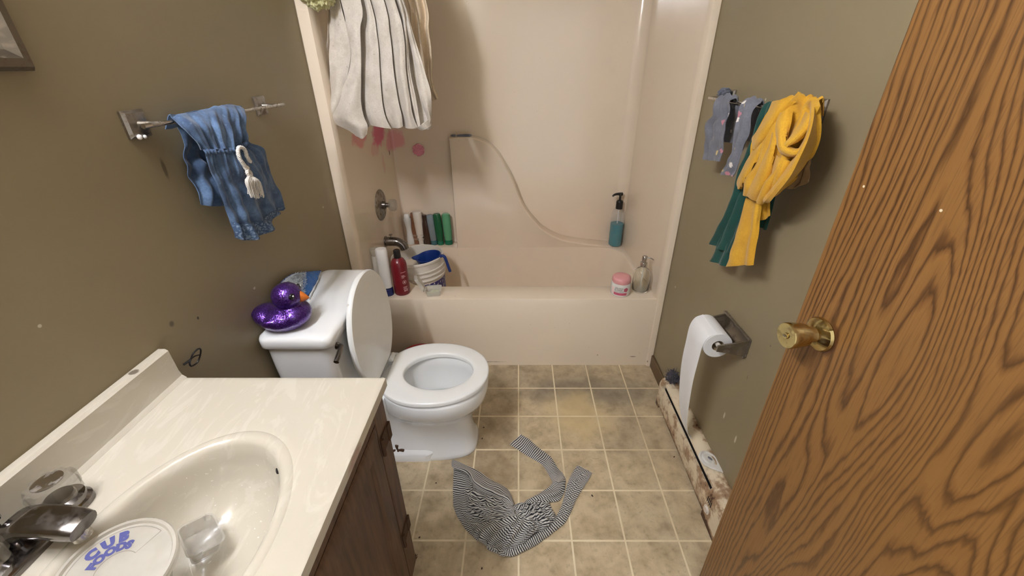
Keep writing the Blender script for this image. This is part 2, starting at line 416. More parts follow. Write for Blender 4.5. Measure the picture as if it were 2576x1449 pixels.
M_['water'] = glassy('clear_water', (.95, .98, .96, 1), .01, 1.33)
M_['glass'] = glassy('clear_glass', (.97, .98, .95, 1), .02)
M_['acrylic'] = milky('clear_acrylic', srgb(150,142,128), .34, .05)
M_['clearpl'] = milky('clear_plastic', srgb(224,220,208), .42, .12)
M_['frost'] = milky('frosted_plastic', srgb(206,200,188), .55, .25)
M_['greyclear'] = milky('grey_clear_plastic', srgb(186,180,170), .42, .15)
M_['clearbottle'] = milky('clear_bottle_plastic', srgb(196,200,200), .16, .08)
M_['teal'] = plain('teal_liquid', srgb(14,122,134), .15, .10, 40)
M_['denim'] = m_cloth('chambray_denim', srgb(52,72,102), srgb(90,116,150), speck=(110, .58, srgb(116,142,172), .35))
M_['denim_waist'] = m_cloth('chambray_waistband', srgb(46,64,92), srgb(76,100,132))
M_['cord'] = m_cloth('white_cotton_cord', srgb(206,200,192), srgb(224,219,210), scale=150)
M_['yellow'] = m_cloth('mustard_jersey', srgb(204,152,34), srgb(216,166,44), scale=300)
M_['tan'] = m_cloth('shaded_mustard', srgb(150,120,80), srgb(172,140,96))  # mustard cloth with its shade painted in as tan
M_['green'] = m_cloth('dark_green_jersey', srgb(10,64,56), srgb(14,76,66), scale=300)
M_['floral'] = m_cloth('grey_floral_cotton', srgb(104,106,116), srgb(122,124,134), extra=m_flowers)
M_['ragblue'] = m_cloth('slate_cloth', srgb(92,98,112), srgb(120,126,138))
M_['curtain'] = m_cloth('dingy_white_cotton', srgb(206,197,184), srgb(220,212,200), speck=(75, .64, srgb(150,142,130), .55), scale=260, extra=lambda t, c: t.mix(t.mapr(t.noise(8, 4, .68), .48, .68, 0, .5), c, srgb(172,163,146)))
M_['liner'] = m_cloth('beige_liner', srgb(206,186,156), srgb(220,202,174), scale=120)
M_['sheer'] = milky('sheer_liner', srgb(220,206,186), .62, .4)
M_['pouf'] = m_cloth('yellow_mesh', srgb(204,200,146), srgb(222,218,168), scale=160)
M_['stripe'] = m_stripes(); M_['glitter'] = m_glitter()
M_['fluff'] = m_cloth('white_fluff', srgb(196,202,206), srgb(222,226,228), scale=160)
M_['bluefelt'] = m_cloth('blue_microfibre', srgb(16,84,160), srgb(26,102,178), scale=160)
M_['navyfelt'] = m_cloth('dark_blue_binding', srgb(24,40,96), srgb(34,52,112), scale=160)
M_['lint'] = m_cloth('dark_grey_lint', srgb(48,44,52), srgb(88,84,94), scale=120)
t_ = NT('mirror'); M_['mirror'] = t_.done((.9, .9, .88, 1), t_.mapr(t_.noise(8, 2), 0, 1, .02, .05), Metallic=1.0)

# ================================================================== THE ROOM
XL, XR, YT, YB, ZC = -.799, .725, 1.7056, 2.46, 2.28
struct(obj('floor', box(BM(), -.9, .83, -.9, 2.56, -.05, 0), M_['floor'], smooth=0))
struct(obj('wall_left', box(BM(), XL-.1, XL, -.2, 2.56, 0, ZC), M_['paint'], smooth=0))
struct(obj('wall_right', box(BM(), XR, XR+.1, -.2, 2.56, 0, ZC), M_['paint'], smooth=0))
struct(obj('wall_back', box(BM(), XL, XR, YB, YB+.1, 0, ZC), M_['paint'], smooth=0))
bm = BM(); box(bm, XL, -.14, -.2, -.1, 0, ZC); box(bm, .64, XR, -.2, -.1, 0, ZC); box(bm, -.14, .64, -.2, -.1, 2.05, ZC)
struct(obj('wall_front', bm, M_['paint'], smooth=0))
struct(obj('ceiling', box(BM(), XL-.1, XR+.1, -.2, 2.56, ZC, ZC+.05), M_['ceiling'], smooth=0))
struct(obj('baseboard_right', box(BM(), XR-.012, XR-.0005, 1.435, YT-.002, 0, .075), M_['brown_trim'], bevel=.003))

# ---- oak door, open towards the camera's right
TH = .08
rose = Vector((0.573,0.62,0.9957)); dd = Vector((sin(TH), -cos(TH), 0)); nrm = Vector((-cos(TH), -sin(TH), 0))
edge = rose-dd*.062; edge.z = 0
door = bpy.data.objects.new('door_1', None); COL.objects.link(door); door.location = edge; door['_local'] = 1
door.rotation_euler = (0, 0, math.atan2(dd.y, dd.x)); struct(door); tag(door, 'oak veneer door standing open at the right with a brass knob', 'door')
# local x runs from the free edge to the hinges, local -y faces the room
obj('door_slab', box(BM(), 0, .68, 0, .035, .012, 2.03), M_['oak'], door, 0, bevel=.0015)
kz = rose.z
bm = BM(); lathe(bm, [(.0315,0),(.033,.003),(.031,.008),(.024,.013),(.0155,.017),(.0135,.024),(.0135,.028),(.017,.031),(.0215,.034),(.0235,.046),(.0245,.060),(.0250,.066),(.0235,.0695),(.006,.0690),(.0055,.0715),(.0,.0715)], (.062, 0, kz), (0, -1, 0), 36)
k = obj('door_knob', bm, M_['brass'], door, 30); k['label'] = 'polished brass knob with round rose'
bm = BM(); box(bm, -.0035, .0035, -.0735, -.0712, -.001, .001, Matrix.Translation((.062, 0, kz)))
obj('lock_button', bm, M_['dirty'], k, 0); 
bm = BM(); lathe(bm, [(.0315,0),(.031,.008),(.0155,.017),(.0135,.028),(.0235,.040),(.025,.066),(0,.069)], (.062, .035, kz), (0, 1, 0), 24)
obj('door_knob', bm, M_['brass'], door, 30)
bm = BM(); box(bm, -.0015, .0002, .006, .029, kz-.03, kz+.03); obj('latch_plate', bm, M_['brass'], door, 0)

# ---- medicine cabinet with mirror and vanity light above the basin, at the left
t = thing('mirror_cabinet', 'wall mirror with mitred grey metal frame, top left corner of the view', 'mirror', (XL, .35, 1.443))
y0, y1, z0, z1 = -.05, .724, 1.443, 2.0
bm = BM()
R = []
for (ins, px) in ((0, .001), (0, .012), (.006, .022), (.018, .024), (.030, .014), (.030, .006)):
    R.append([(XL+px, yy, zz) for yy, zz in ((y0+ins, z0+ins), (y1-ins, z0+ins), (y1-ins, z1-ins), (y0+ins, z1-ins))])
loft(bm, R, False, False); obj('frame', bm, m_chrome('bronze_frame', (.20, .17, .13, 1), .42, .6), t, 25)
obj('mirror_pane', box(BM(), XL+.0065, XL+.009, y0+.03, y1-.03, z0+.03, z1-.03), M_['mirror'], t, 0)
t = thing('vanity_light', 'bar of round bulbs on the left wall above the mirror', 'lamp', (XL, .20, 2.13))
obj('back_plate', box(BM(), XL, XL+.015, -.12, .52, 2.08, 2.18), M_['shiny'], t, 0, bevel=.004)
for p in BULBS:
    b = BM(); lathe(b, [(.018,0),(.018,.012)], (XL+.015, p[1], p[2]), (1, 0, 0), 16); s = obj('socket', b, M_['white'], t)
    b = BM(); bmesh.ops.create_icosphere(b, subdivisions=3, radius=.034, matrix=Matrix.Translation((p[0]+.003, p[1], p[2]))); 
    q = obj('bulb', b, M_['bulb'], t, 180)

# ================================================================== BATH AND SURROUND
t = thing('bathtub_surround', 'almond one-piece fibreglass bathtub with moulded wall surround', 'bathtub', (-.03, 2.07, 0))
IX0, IX1, RZ = -.748, .6925, .42
bm = BM()
loft(bm, [rrect(IX0,IX1,YT,2.445,.004,0), rrect(IX0,IX1,YT,2.445,.004,RZ-.010), rrect(IX0+.002,IX1-.002,YT+.003,2.443,.006,RZ-.003), rrect(IX0+.008,IX1-.008,YT+.010,2.437,.01,RZ),
  rrect(-.625,.662,1.832,2.362,.14,RZ), rrect(-.618,.655,1.840,2.354,.14,RZ-.004), rrect(-.612,.648,1.848,2.352,.14,RZ-.016),
  rrect(-.57,.60,1.875,2.325,.14,.18), rrect(-.545,.56,1.90,2.30,.14,.11), rrect(-.49,.50,1.95,2.25,.12,.085)], False, True)
obj('tub', bm, M_['tub'], t, 35)
# moulded arm-rest panel with the S-shaped top edge
yp = 2.354
Sc = curve([(-.392, .0, 1.094), (-.330, 0, 1.098), (-.262, 0, 1.094), (-.200, 0, 1.073), (-.150, 0, 1.040), (-.0965, 0, .976), (-.033, 0, .852), (.0145, 0, .727), (.058, 0, .650), (.110, 0, .585), (.1654, 0, .530), (.2683, 0, .474), (.3966, 0, .446), (.50, 0, .434), (.60, 0, .424)], 70)
prof = [(p.x, p.z) for p in Sc]
low = [(prof[0][0]+(prof[-1][0]-prof[0][0])*i/69, RZ-.012) for i in range(70)]
bm = BM(); rings = []
def inset(pr, d):
    out = []
    for i, (x, z) in enumerate(pr):
        a = Vector(pr[max(i-1, 0)]); b = Vector(pr[min(i+1, len(pr)-1)]); tt = (b-a).normalized(); n = Vector((tt.y, -tt.x))
        if i == 0: n = Vector((0, -1))
        out.append((x+n.x*d, z+n.y*d))
    return out
for d, yy in ((0, 2.444), (0, yp+.010), (.002, yp+.001), (.006, yp-.0035), (.012, yp-.0035), (.019, yp)):
    pr = inset(prof, d); rings.append([(x, yy, max(z, RZ-.01)) for x, z in pr])
R = [[bm.verts.new(p) for p in r] for r in rings]
for a, b in zip(R, R[1:]):
    for i in range(69): bm.faces.new((a[i], a[i+1], b[i+1], b[i]))
L = [bm.verts.new((x, yp, RZ-.012)) for x, z in [(rings[-1][i][0], 0) for i in range(70)]]
for i in range(69): bm.faces.new((R[-1][i], R[-1][i+1], L[i+1], L[i]))
# left end face
E = [bm.verts.new((rings[k][0][0], rings[k][0][1], RZ-.012)) for k in range(6)]
for k in range(5): bm.faces.new((R[k][0], R[k+1][0], E[k+1], E[k]))
obj('armrest_panel', bm, M_['tub'], t, 40)
# walls of the surround: U in plan with rounded inner corners
def uplan(z, off=0, rl=.014, rr=.06):
    P = [(IX0-off, 1.7306)]
    P += [(IX0-off, 2.445+off-rl)] + [(IX0-off+rl-rl*cos(a), 2.445+off-rl+rl*sin(a)) for a in [pi/2*i/8 for i in range(1, 9)]]
    xr = .672+off
    P += [(xr-rr+rr*sin(a), 2.445+off-rr+rr*cos(a)) for a in [pi/2*i/8 for i in range(0, 9)]]
    P += [(.690+off, 1.7306)]
    return [(x, y, z) for x, y in P]
bm = BM(); a = uplan(RZ-.004); loft(bm, [uplan(RZ-.004), uplan(1.0), uplan(1.6), uplan(1.98), uplan(1.985, .01)], False, False, closed=False)
obj('surround_wall', bm, M_['tub'], t, 40)
# front flanges with a rounded bead
for sx, x0, x1 in ((1, XL+.0006, IX0), (-1, XR-.0006, .690)):
    prof2 = [(x0, YT+.024), (x0, YT-.006), (x0+sx*.004, YT-.010), (x1-sx*.018, YT-.010), (x1-sx*.006, YT-.007), (x1, YT+.004), (x1+sx*.001, YT+.026)]
    bm = BM(); loft(bm, [[(x, y, z) for x, y in prof2] for z in (.0, .40, 1.0, 1.985)], False, False, closed=False)
    obj('wall_flange', bm, M_['tub'], t, 30)

# faucet and valve on the left end wall
t = thing('tub_spout', 'chrome bathtub spout on the left end wall above the bucket', 'faucet', (IX0, 2.07, .578))
pts = curve([(IX0, 2.07, .578), (IX0+.04, 2.07, .578), (IX0+.072, 2.07, .573), (IX0+.095, 2.07, .555), (IX0+.103, 2.07, .532)], 18)
obj('spout', tube(BM(), pts, [.026]*4+[.0255]*6+[.0245]*8, 20), M_['shiny'], t, 60)
b = BM(); lathe(b, [(.030,0),(.030,.006),(.026,.009)], (IX0+.0004, 2.07, .578), (1, 0, 0), 24); obj('flange_ring', b, M_['shiny'], t)
b = BM(); lathe(b, [(.003,0),(.003,.012),(.010,.014),(.010,.017),(0,.018)], (IX0+.035, 2.07, .602), (0, 0, 1), 14); obj('diverter_knob', b, M_['dirty'], t)
t = thing('shower_valve', 'round chrome shower valve plate with a clear knob on the left end wall', 'valve', (IX0, 2.084, .785))
b = BM(); lathe(b, [(.084,0),(.084,.003),(.078,.008),(.055,.012),(.028,.014)], (IX0+.0004, 2.084, .785), (1, 0, 0), 40); obj('escutcheon', b, M_['dirty'], t)
b = BM(); lathe(b, [(.022,.010),(.020,.03),(.013,.032),(.012,.05)], (IX0, 2.084, .785), (1, 0, 0), 24); obj('stem', b, M_['shiny'], t)
b = BM(); lathe(b, [(.012,.048),(.028,.050),(.032,.058),(.033,.075),(.028,.084),(.012,.087),(0,.087)], (IX0, 2.084, .785), (1, 0, 0), 12); kn = obj('knob', b, M_['acrylic'], t, 25); kn['label'] = 'clear acrylic knob'

# ================================================================== SHOWER CURTAIN
rod = obj('curtain_rod', lathe(BM(), [(.0125, 0), (.0125, 1.522)], (XL+.001, 1.745, 1.93), (1, 0, 0), 16), M_['chrome'])
tag(rod, 'straight chrome rod across the top of the bath opening', 'curtain rod')
t = thing('shower_curtain', 'dingy white fabric shower curtain gathered up at the left of the bath', 'curtain', (-.58, 1.74, 1.93))
def topped(g, x0, x1, y):
    return [[(x0+(x1-x0)*i/(len(g[0])-1), y, 1.935) for i in range(len(g[0]))]] + g
strips = [
 ([[(-0.6358,1.71,1.6629),(-0.5893,1.695,1.6609),(-0.5615,1.71,1.6627)],
  [(-0.6326,1.71,1.5747),(-0.5998,1.695,1.5735),(-0.5783,1.71,1.5745)],
  [(-0.6358,1.71,1.4814),(-0.6065,1.695,1.481),(-0.5926,1.71,1.4813)],
  [(-0.6651,1.71,1.4108),(-0.6291,1.695,1.4071),(-0.6068,1.71,1.4026)],
  [(-0.7267,1.72,1.3281),(-0.6604,1.68,1.3308),(-0.6203,1.71,1.3328)],
  [(-0.7768,1.72,1.268),(-0.6856,1.68,1.272),(-0.6196,1.71,1.2774)],
  [(-0.7022,1.72,1.219),(-0.6472,1.69,1.2273),(-0.6102,1.71,1.238)],
  [(-0.678,1.73,1.1903),(-0.6453,1.71,1.1864),(-0.622,1.72,1.203)]], -.68, -.63, 1.73),
 ([[(-0.6932,1.74,1.6668),(-0.6722,1.74,1.6668),(-0.6449,1.74,1.6667)],
  [(-0.7085,1.74,1.5771),(-0.6826,1.74,1.577),(-0.6394,1.74,1.5769)],
  [(-0.7319,1.74,1.49),(-0.7009,1.74,1.4899),(-0.6433,1.74,1.4898)],
  [(-0.7449,1.74,1.4103),(-0.7057,1.72,1.4066),(-0.6738,1.74,1.402)],
  [(-0.764,1.74,1.3439),(-0.719,1.71,1.3456),(-0.6862,1.74,1.3394)],
  [(-0.7964,1.74,1.2923),(-0.7499,1.71,1.2863),(-0.7169,1.74,1.279)],
  [(-0.801,1.745,1.2498),(-0.7672,1.745,1.252),(-0.7115,1.745,1.2203)]], -.72, -.66, 1.745),
 ([[(-0.566,1.73,1.6652),(-0.5466,1.715,1.6633),(-0.5332,1.725,1.6645)],
  [(-0.5798,1.73,1.5576),(-0.5483,1.715,1.5565),(-0.5248,1.725,1.5571)],
  [(-0.6017,1.73,1.4424),(-0.5633,1.715,1.4423),(-0.5332,1.725,1.4422)],
  [(-0.62,1.73,1.3399),(-0.5759,1.715,1.3408),(-0.5409,1.725,1.3358)],
  [(-0.6222,1.73,1.2754),(-0.5734,1.715,1.2725),(-0.5369,1.725,1.2714)],
  [(-0.6128,1.745,1.2359),(-0.5677,1.72,1.23),(-0.5246,1.74,1.2242)]], -.62, -.60, 1.74),
 ([[(-0.5353,1.725,1.6645),(-0.5038,1.71,1.6625),(-0.4819,1.72,1.6637)],
  [(-0.5278,1.725,1.5571),(-0.4976,1.71,1.5561),(-0.4748,1.72,1.5567)],
  [(-0.5354,1.725,1.4422),(-0.5042,1.71,1.4422),(-0.4783,1.72,1.4421)],
  [(-0.5425,1.725,1.3401),(-0.5059,1.71,1.3409),(-0.4752,1.72,1.336)],
  [(-0.5362,1.725,1.2757),(-0.4968,1.71,1.2771),(-0.4694,1.72,1.2761)],
  [(-0.526,1.745,1.2245),(-0.4926,1.72,1.2267),(-0.4741,1.735,1.2346)]], -.60, -.56, 1.74),
 ([[(-0.4819,1.72,1.6637),(-0.4578,1.7,1.6611),(-0.4424,1.715,1.663)],
  [(-0.4761,1.72,1.5567),(-0.4459,1.7,1.5553),(-0.4234,1.715,1.5562)],
  [(-0.4792,1.72,1.4421),(-0.4508,1.7,1.4421),(-0.4306,1.715,1.4341)],
  [(-0.4769,1.72,1.3402),(-0.4442,1.7,1.3414),(-0.4267,1.715,1.3362)],
  [(-0.4694,1.72,1.2761),(-0.4433,1.7,1.278),(-0.423,1.715,1.2765)],
  [(-0.4758,1.745,1.2234),(-0.4408,1.72,1.2252),(-0.4135,1.735,1.2246)]], -.56, -.53, 1.74),
 ([[(-0.4497,1.74,1.6661),(-0.4296,1.71,1.6623),(-0.4212,1.735,1.6654)],
  [(-0.4347,1.74,1.5578),(-0.4212,1.72,1.5565),(-0.414,1.735,1.5575)],
  [(-0.439,1.74,1.4419),(-0.4272,1.72,1.442),(-0.4175,1.735,1.4419)],
  [(-0.4408,1.74,1.3389),(-0.422,1.72,1.3401),(-0.4077,1.735,1.3349)],
  [(-0.4282,1.75,1.2304),(-0.4141,1.73,1.2306),(-0.4021,1.74,1.2294)]], -.53, -.51, 1.745),
 ([[(-0.4189,1.7,1.661),(-0.4091,1.685,1.6591),(-0.4045,1.7,1.661)],
  [(-0.4088,1.7,1.5805),(-0.3947,1.685,1.5793),(-0.3882,1.7,1.5769)],
  [(-0.402,1.7,1.4996),(-0.3813,1.685,1.499),(-0.3696,1.7,1.4995)],
  [(-0.3956,1.7,1.4262),(-0.3681,1.685,1.4264),(-0.3537,1.7,1.4261)],
  [(-0.3898,1.7,1.3619),(-0.3619,1.685,1.3626),(-0.34,1.7,1.3659)],
  [(-0.3846,1.72,1.3061),(-0.3589,1.685,1.3068),(-0.3475,1.715,1.3065)],
  [(-0.3733,1.73,1.2573),(-0.358,1.7,1.2562),(-0.3533,1.72,1.2583)],
  [(-0.4227,1.745,1.2265),(-0.3868,1.73,1.2193),(-0.3598,1.735,1.2231)]], -.52, -.50, 1.72),
]
bm = BM()
def band(g, dl, dm, dr):   # left edge tucked back, right edge forward
    out = []
    for r in g:
        n = len(r)-1; out.append([(p[0], p[1]+[dl, dm, dr][min(2, round(2*i/n))], p[2]) for i, p in enumerate(r)])
    return out
for i, (g, x0, x1, y) in enumerate(strips):
    sd = i*1.7
    patch(bm, band(topped(g, x0, x1, y), .010, .003, -.007), 22, 70, lambda u, v: .0022*sin(7*u+4*v+sd)*min(1, v*4), wrinkle=.0045, wscale=13, bdir=(0, -1, 0))
# back layer that closes the gathered bundle
patch(bm, topped([[(-0.6989,1.765,1.67),(-0.5626,1.765,1.6696),(-0.4264,1.765,1.6692)],
  [(-0.7184,1.765,1.5602),(-0.5642,1.765,1.5598),(-0.4146,1.765,1.5594)],
  [(-0.7302,1.765,1.4426),(-0.5751,1.765,1.4422),(-0.4111,1.765,1.4418)],
  [(-0.743,1.765,1.338),(-0.5786,1.765,1.3377),(-0.3955,1.765,1.3373)],
  [(-0.7731,1.765,1.2633),(-0.5923,1.765,1.2539),(-0.3664,1.765,1.2534)],
  [(-0.6698,1.755,1.2051),(-0.5926,1.755,1.2324),(-0.3823,1.755,1.2206)]], -.70, -.50, 1.765), 30, 50, lambda u, v: .01*sin(30*u+2*v), bdir=(0, -1, 0))
# turned-up hem pocket at the lower right corner
patch(bm, [[(-0.4168,1.712,1.2329),(-0.387,1.69,1.2465),(-0.3636,1.712,1.2614)],
  [(-0.4063,1.722,1.2204),(-0.3747,1.7,1.2299),(-0.3551,1.718,1.2365)]], 14, 6, bulge=.008, bdir=(0, -1, 0))
obj('curtain_cloth', bm, M_['curtain'], t, 0, solid=.0015, recalc=False)
bm = BM(); patch(bm, topped([[(-0.4221,1.82,1.6761),(-0.387,1.82,1.676),(-0.3497,1.82,1.6759)],
  [(-0.4206,1.82,1.5823),(-0.3845,1.82,1.5822),(-0.3475,1.82,1.5821)],
  [(-0.4189,1.82,1.483),(-0.3818,1.82,1.4829),(-0.3462,1.82,1.491)],
  [(-0.4042,1.82,1.4078),(-0.3786,1.82,1.4035),(-0.3521,1.82,1.4077)],
  [(-0.3861,1.82,1.3559),(-0.3668,1.82,1.3558),(-0.3448,1.82,1.3602)],
  [(-0.3698,1.82,1.3271),(-0.3555,1.82,1.324),(-0.3354,1.82,1.3315)]], -.50, -.43, 1.80), 26, 50, lambda u, v: .014*sin(14*u+1.5*v)+.003*sin(40*v), wrinkle=.008, wscale=20, bdir=(0, -1, 0))
l = obj('curtain_liner', bm, M_['liner'], t, 0, solid=.001, recalc=False); l['label'] = 'beige liner hanging behind the white cloth'
bm = BM(); patch(bm, topped([[(-0.7152,1.79,1.6732),(-0.6915,1.79,1.6731),(-0.6634,1.79,1.673)],
  [(-0.7324,1.79,1.5809),(-0.7111,1.79,1.5808),(-0.6756,1.79,1.5807)],
  [(-0.7647,1.79,1.463),(-0.7362,1.79,1.463),(-0.681,1.79,1.4628)],
  [(-0.7699,1.79,1.3925),(-0.7465,1.79,1.3924),(-0.6855,1.79,1.3923)],
  [(-0.7949,1.78,1.3241),(-0.7625,1.78,1.3197),(-0.6958,1.78,1.3195)],
  [(-0.7984,1.77,1.2673),(-0.7522,1.77,1.2582),(-0.697,1.77,1.2445)]], -.735, -.69, 1.79), 26, 50, lambda u, v: .008*sin(16*u+2*v), wrinkle=.005, wscale=20, bdir=(0, -1, 0))
l = obj('curtain_liner', bm, M_['sheer'], t, 0, solid=.0008, recalc=False); l['label'] = 'thin translucent liner at the left edge'

# bath pouf at the top left
t = thing('bath_pouf', 'pale yellow mesh bath pouf hanging at the top of the surround', 'bath pouf', (-.70, 1.69, 1.70))
bm = BM(); bmesh.ops.create_icosphere(bm, subdivisions=6, radius=.068, matrix=Matrix.Translation((-.703, 1.692, 1.705)))
for v in bm.verts:
    d = (v.co-Vector((-.703, 1.692, 1.705))); n = noise.noise(d*60)*.012+noise.noise(d*140)*.010+noise.noise(d*25)*.008+noise.noise(d*280)*.005; v.co += d.normalized()*n
obj('mesh_ball', bm, M_['pouf'], t, 180)
obj('hanging_cord', tube(BM(), curve([(-.703, 1.695, 1.76), (-.704, 1.715, 1.85), (-.705, 1.728, 1.915), (-.705, 1.745, 1.9445)], 12), .002, 6), M_['cord'], t)

# pink round scrubber on the back wall
t = thing('suction_scrubber', 'round pink honeycomb scrubber stuck on the surround wall', 'bath scrubber', (-0.5944,2.443,1.0114))
c0 = Vector((-0.5944,2.443,1.0114))
bm = BM(); lathe(bm, [(.030,0),(.034,.003),(.032,.006),(0,.006)], c0, (0, -1, 0), 24)
for q in range(-3, 4):
    for r in range(-3, 4):
        x = (q+r*.5)*.0125; z = r*.0108
        if x*x+z*z < .034**2: lathe(bm, [(.0046,.004),(.0046,.009),(.003,.011),(.0028,.007),(0,.007)], c0+Vector((x, 0, z)), (0, -1, 0), 8)
obj('scrubber_pad', bm, M_['pinkscrub'], t, 30)

# two slate-blue slivers lying on the arm-rest ledge
for i, (pts, lb) in enumerate((([(-.388,0),(-.375,.006),(-.362,.004),(-.356,-.004),(-.372,-.007)], 'small dark slate lump on the ledge corner of the bath panel'),
                 ([(-.352,-.002),(-.330,.005),(-.300,.006),(-.266,.010),(-.276,-.006),(-.320,-.007)], 'longer dark slate sliver on the bath panel ledge'))):
    bm = BM(); loft(bm, [[(x, 2.376+y*1.8, 1.0985) for x, y in pts], [(x*.96-.014+.0005, 2.376+y*1.4, 1.1065+.003*((k*7) % 3)/2) for k, (x, y) in enumerate(pts)]])
    tag(obj('cloth_scrap', bm, M_['ragblue'], None, 30, bevel=.001), lb, 'scrap')

# ---- bottles in the alcove
Q9 = Matrix.Rotation(pi/2, 4, 'Z')
def bottle_oval(name, label, x, y, z, prof, mat, sq=.7, lean=(0, 0), capmat=None, capprof=None, group=None, extra=None, rotz=0):
    t = thing(name, label, 'bottle', (x, y, z), group, rot=(lean[1], lean[0], rotz))
    b = BM(); lathe(b, prof, (0, 0, 0), (0, 0, 1), 28, squash=sq, M=Q9); body = obj('bottle_body', b, mat, t, 35)
    if capprof:
        b = BM(); lathe(b, capprof, (0, 0, 0), (0, 0, 1), 28, squash=sq, M=Q9); obj('cap', b, capmat, t, 30)
    if extra: extra(t)
    return t
M_['brownb'] = plain('brown_bottle', srgb(60,40,30), .3, .1); M_['amber'] = plain('amber_bottle', srgb(132,88,62), .35, .1)
M_['greyteal'] = plain('grey_teal_bottle', srgb(126,136,140), .35, .08); M_['tealcap'] = plain('teal_cap', srgb(64,108,112), .35, .08)
M_['greenb'] = plain('dark_green_bottle', srgb(30,92,58), .25, .12); M_['lgreen'] = plain('light_green_bottle', srgb(96,160,118), .3, .08); M_['greencap'] = plain('green_cap', srgb(26,110,80), .3, .08)
M_['tancap'] = plain('tan_label', srgb(150,124,104), .5, .08)
def m_cow():
    t = NT('cow_print_plastic'); X = t.xyz(); n = t.noise(46, 2); k = t.math('MULTIPLY', t.mapr(n, .56, .60), t.mapr(X[2], .075, .060, 0, 1))
    return t.done(t.mix(k, srgb(216,206,192), srgb(46,32,28)), .35)
M_['cow'] = m_cow()
SZ = RZ+.0005
bottle_oval('shampoo_bottle', 'white curvy bottle at the left end of the alcove row', -.700, 2.405, SZ, [(.020,0),(.024,.006),(.0235,.03),(.017,.08),(.0175,.11),(.023,.155),(.024,.172),(.021,.178)], M_['white'], .75, (-.045, 0), M_['white'], [(.019,.178),(.0195,.186),(.017,.196),(.012,.203),(0,.204)])
bottle_oval('shampoo_bottle', 'brown bottle with tan bands behind the white curvy one', -.666, 2.415, SZ, [(.022,0),(.024,.004),(.024,.13),(.020,.145)], M_['amber'], .8, (-.01, 0), M_['amber'], [(.018,.145),(.019,.150),(.019,.205),(.017,.208),(0,.208)],
  extra=lambda t: [obj('label_band', lathe(BM(), [(.0243, a), (.0243, a+.012)], (0, 0, 0), (0, 0, 1), 28, False, False, squash=.8, M=Q9), M_['tancap'], t) for a in (.03, .055)])
bottle_oval('shampoo_bottle', 'tall white upside-down tube with dark cow spots near its cap', -.632, 2.400, SZ, [(.016,.026),(.022,.034),(.025,.07),(.0275,.14),(.029,.20),(.0285,.218),(.024,.223),(0,.224)], M_['cow'], .8, (-.03, 0), M_['offwhite'], [(.0145,0),(.0155,.003),(.0155,.026),(.013,.028)])
bottle_oval('shampoo_bottle', 'dark brown bottle right of the tall white tube', -.588, 2.398, SZ, [(.021,0),(.023,.004),(.024,.08),(.021,.14),(.014,.165),(.013,.170)], M_['brownb'], .8, (-.035, 0), M_['brownb'], [(.0145,.168),(.0148,.172),(.0145,.200),(0,.201)])
bottle_oval('shampoo_bottle', 'grey bottle with a teal cap at its foot, left of the green ones', -.548, 2.395, SZ, [(.019,.030),(.021,.034),(.023,.09),(.024,.16),(.0225,.195),(.018,.203),(0,.204)], M_['greyteal'], .8, (-.055, 0), M_['tealcap'], [(.019,0),(.0215,.004),(.0205,.030),(.018,.032)])
bottle_oval('shampoo_bottle', 'dark green glossy bottle second from the right in the alcove', -.506, 2.395, SZ, [(.018,.026),(.022,.032),(.025,.10),(.025,.17),(.023,.203),(.019,.210),(0,.211)], M_['greenb'], .8, (-.045, 0), M_['greencap'], [(.019,0),(.021,.004),(.020,.026),(.018,.028)])
bottle_oval('shampoo_bottle', 'light green bottle with dark green cap at the alcove right end', -.4535, 2.400, SZ, [(.022,.030),(.025,.034),(.027,.10),(.027,.18),(.025,.203),(.018,.209),(0,.210)], M_['lgreen'], .75, (-.025, 0), M_['greencap'], [(.023,0),(.0255,.004),(.025,.030),(.021,.032)])

# ---- pump bottle with teal liquid at the right end of the ledge
t = thing('pump_bottle', 'tall clear pump bottle half full of teal liquid in the bath corner', 'bottle', (.624, 2.382, SZ))
bx, by = .624, 2.382
R1 = .042
lathe_prof = [(.036,0),(R1-.002,.003),(R1,.010),(R1,.16),(R1-.003,.215),(R1-.009,.236),(.020,.244),(.019,.250)]
b = BM(); lathe(b, [(r, h) for r, h in lathe_prof], (bx, by, SZ), n=36); obj('bottle_body', b, M_['clearbottle'], t, 40)
b = BM(); lathe(b, [(.034,.003),(R1-.004,.006),(R1-.002,.012),(R1-.002,.150),(0,.150)], (bx, by, SZ), n=36); l = obj('liquid', b, M_['teal'], t, 40); l['label'] = 'teal liquid'
b = BM(); lathe(b, [(.021,.246),(.021,.290),(.016,.298),(.0075,.300),(.0065,.328),(.013,.330),(.013,.344),(0,.346)], (bx, by, SZ), n=20); pm = obj('pump_head', b, M_['black'], t, 30)
b = BM(); tube(b, curve([(bx+.012, by, SZ+.338), (bx-.02, by-.004, SZ+.339), (bx-.04, by-.008, SZ+.335), (bx-.05, by-.01, SZ+.326)], 10), [.009, .009, .008, .008, .007, .007, .006, .006, .0055, .005], 10); n_ = obj('nozzle', b, M_['black'], t)
obj('dip_tube', tube(BM(), [(bx, by, SZ+.02), (bx, by, SZ+.245)], .003, 8), M_['white'], t)

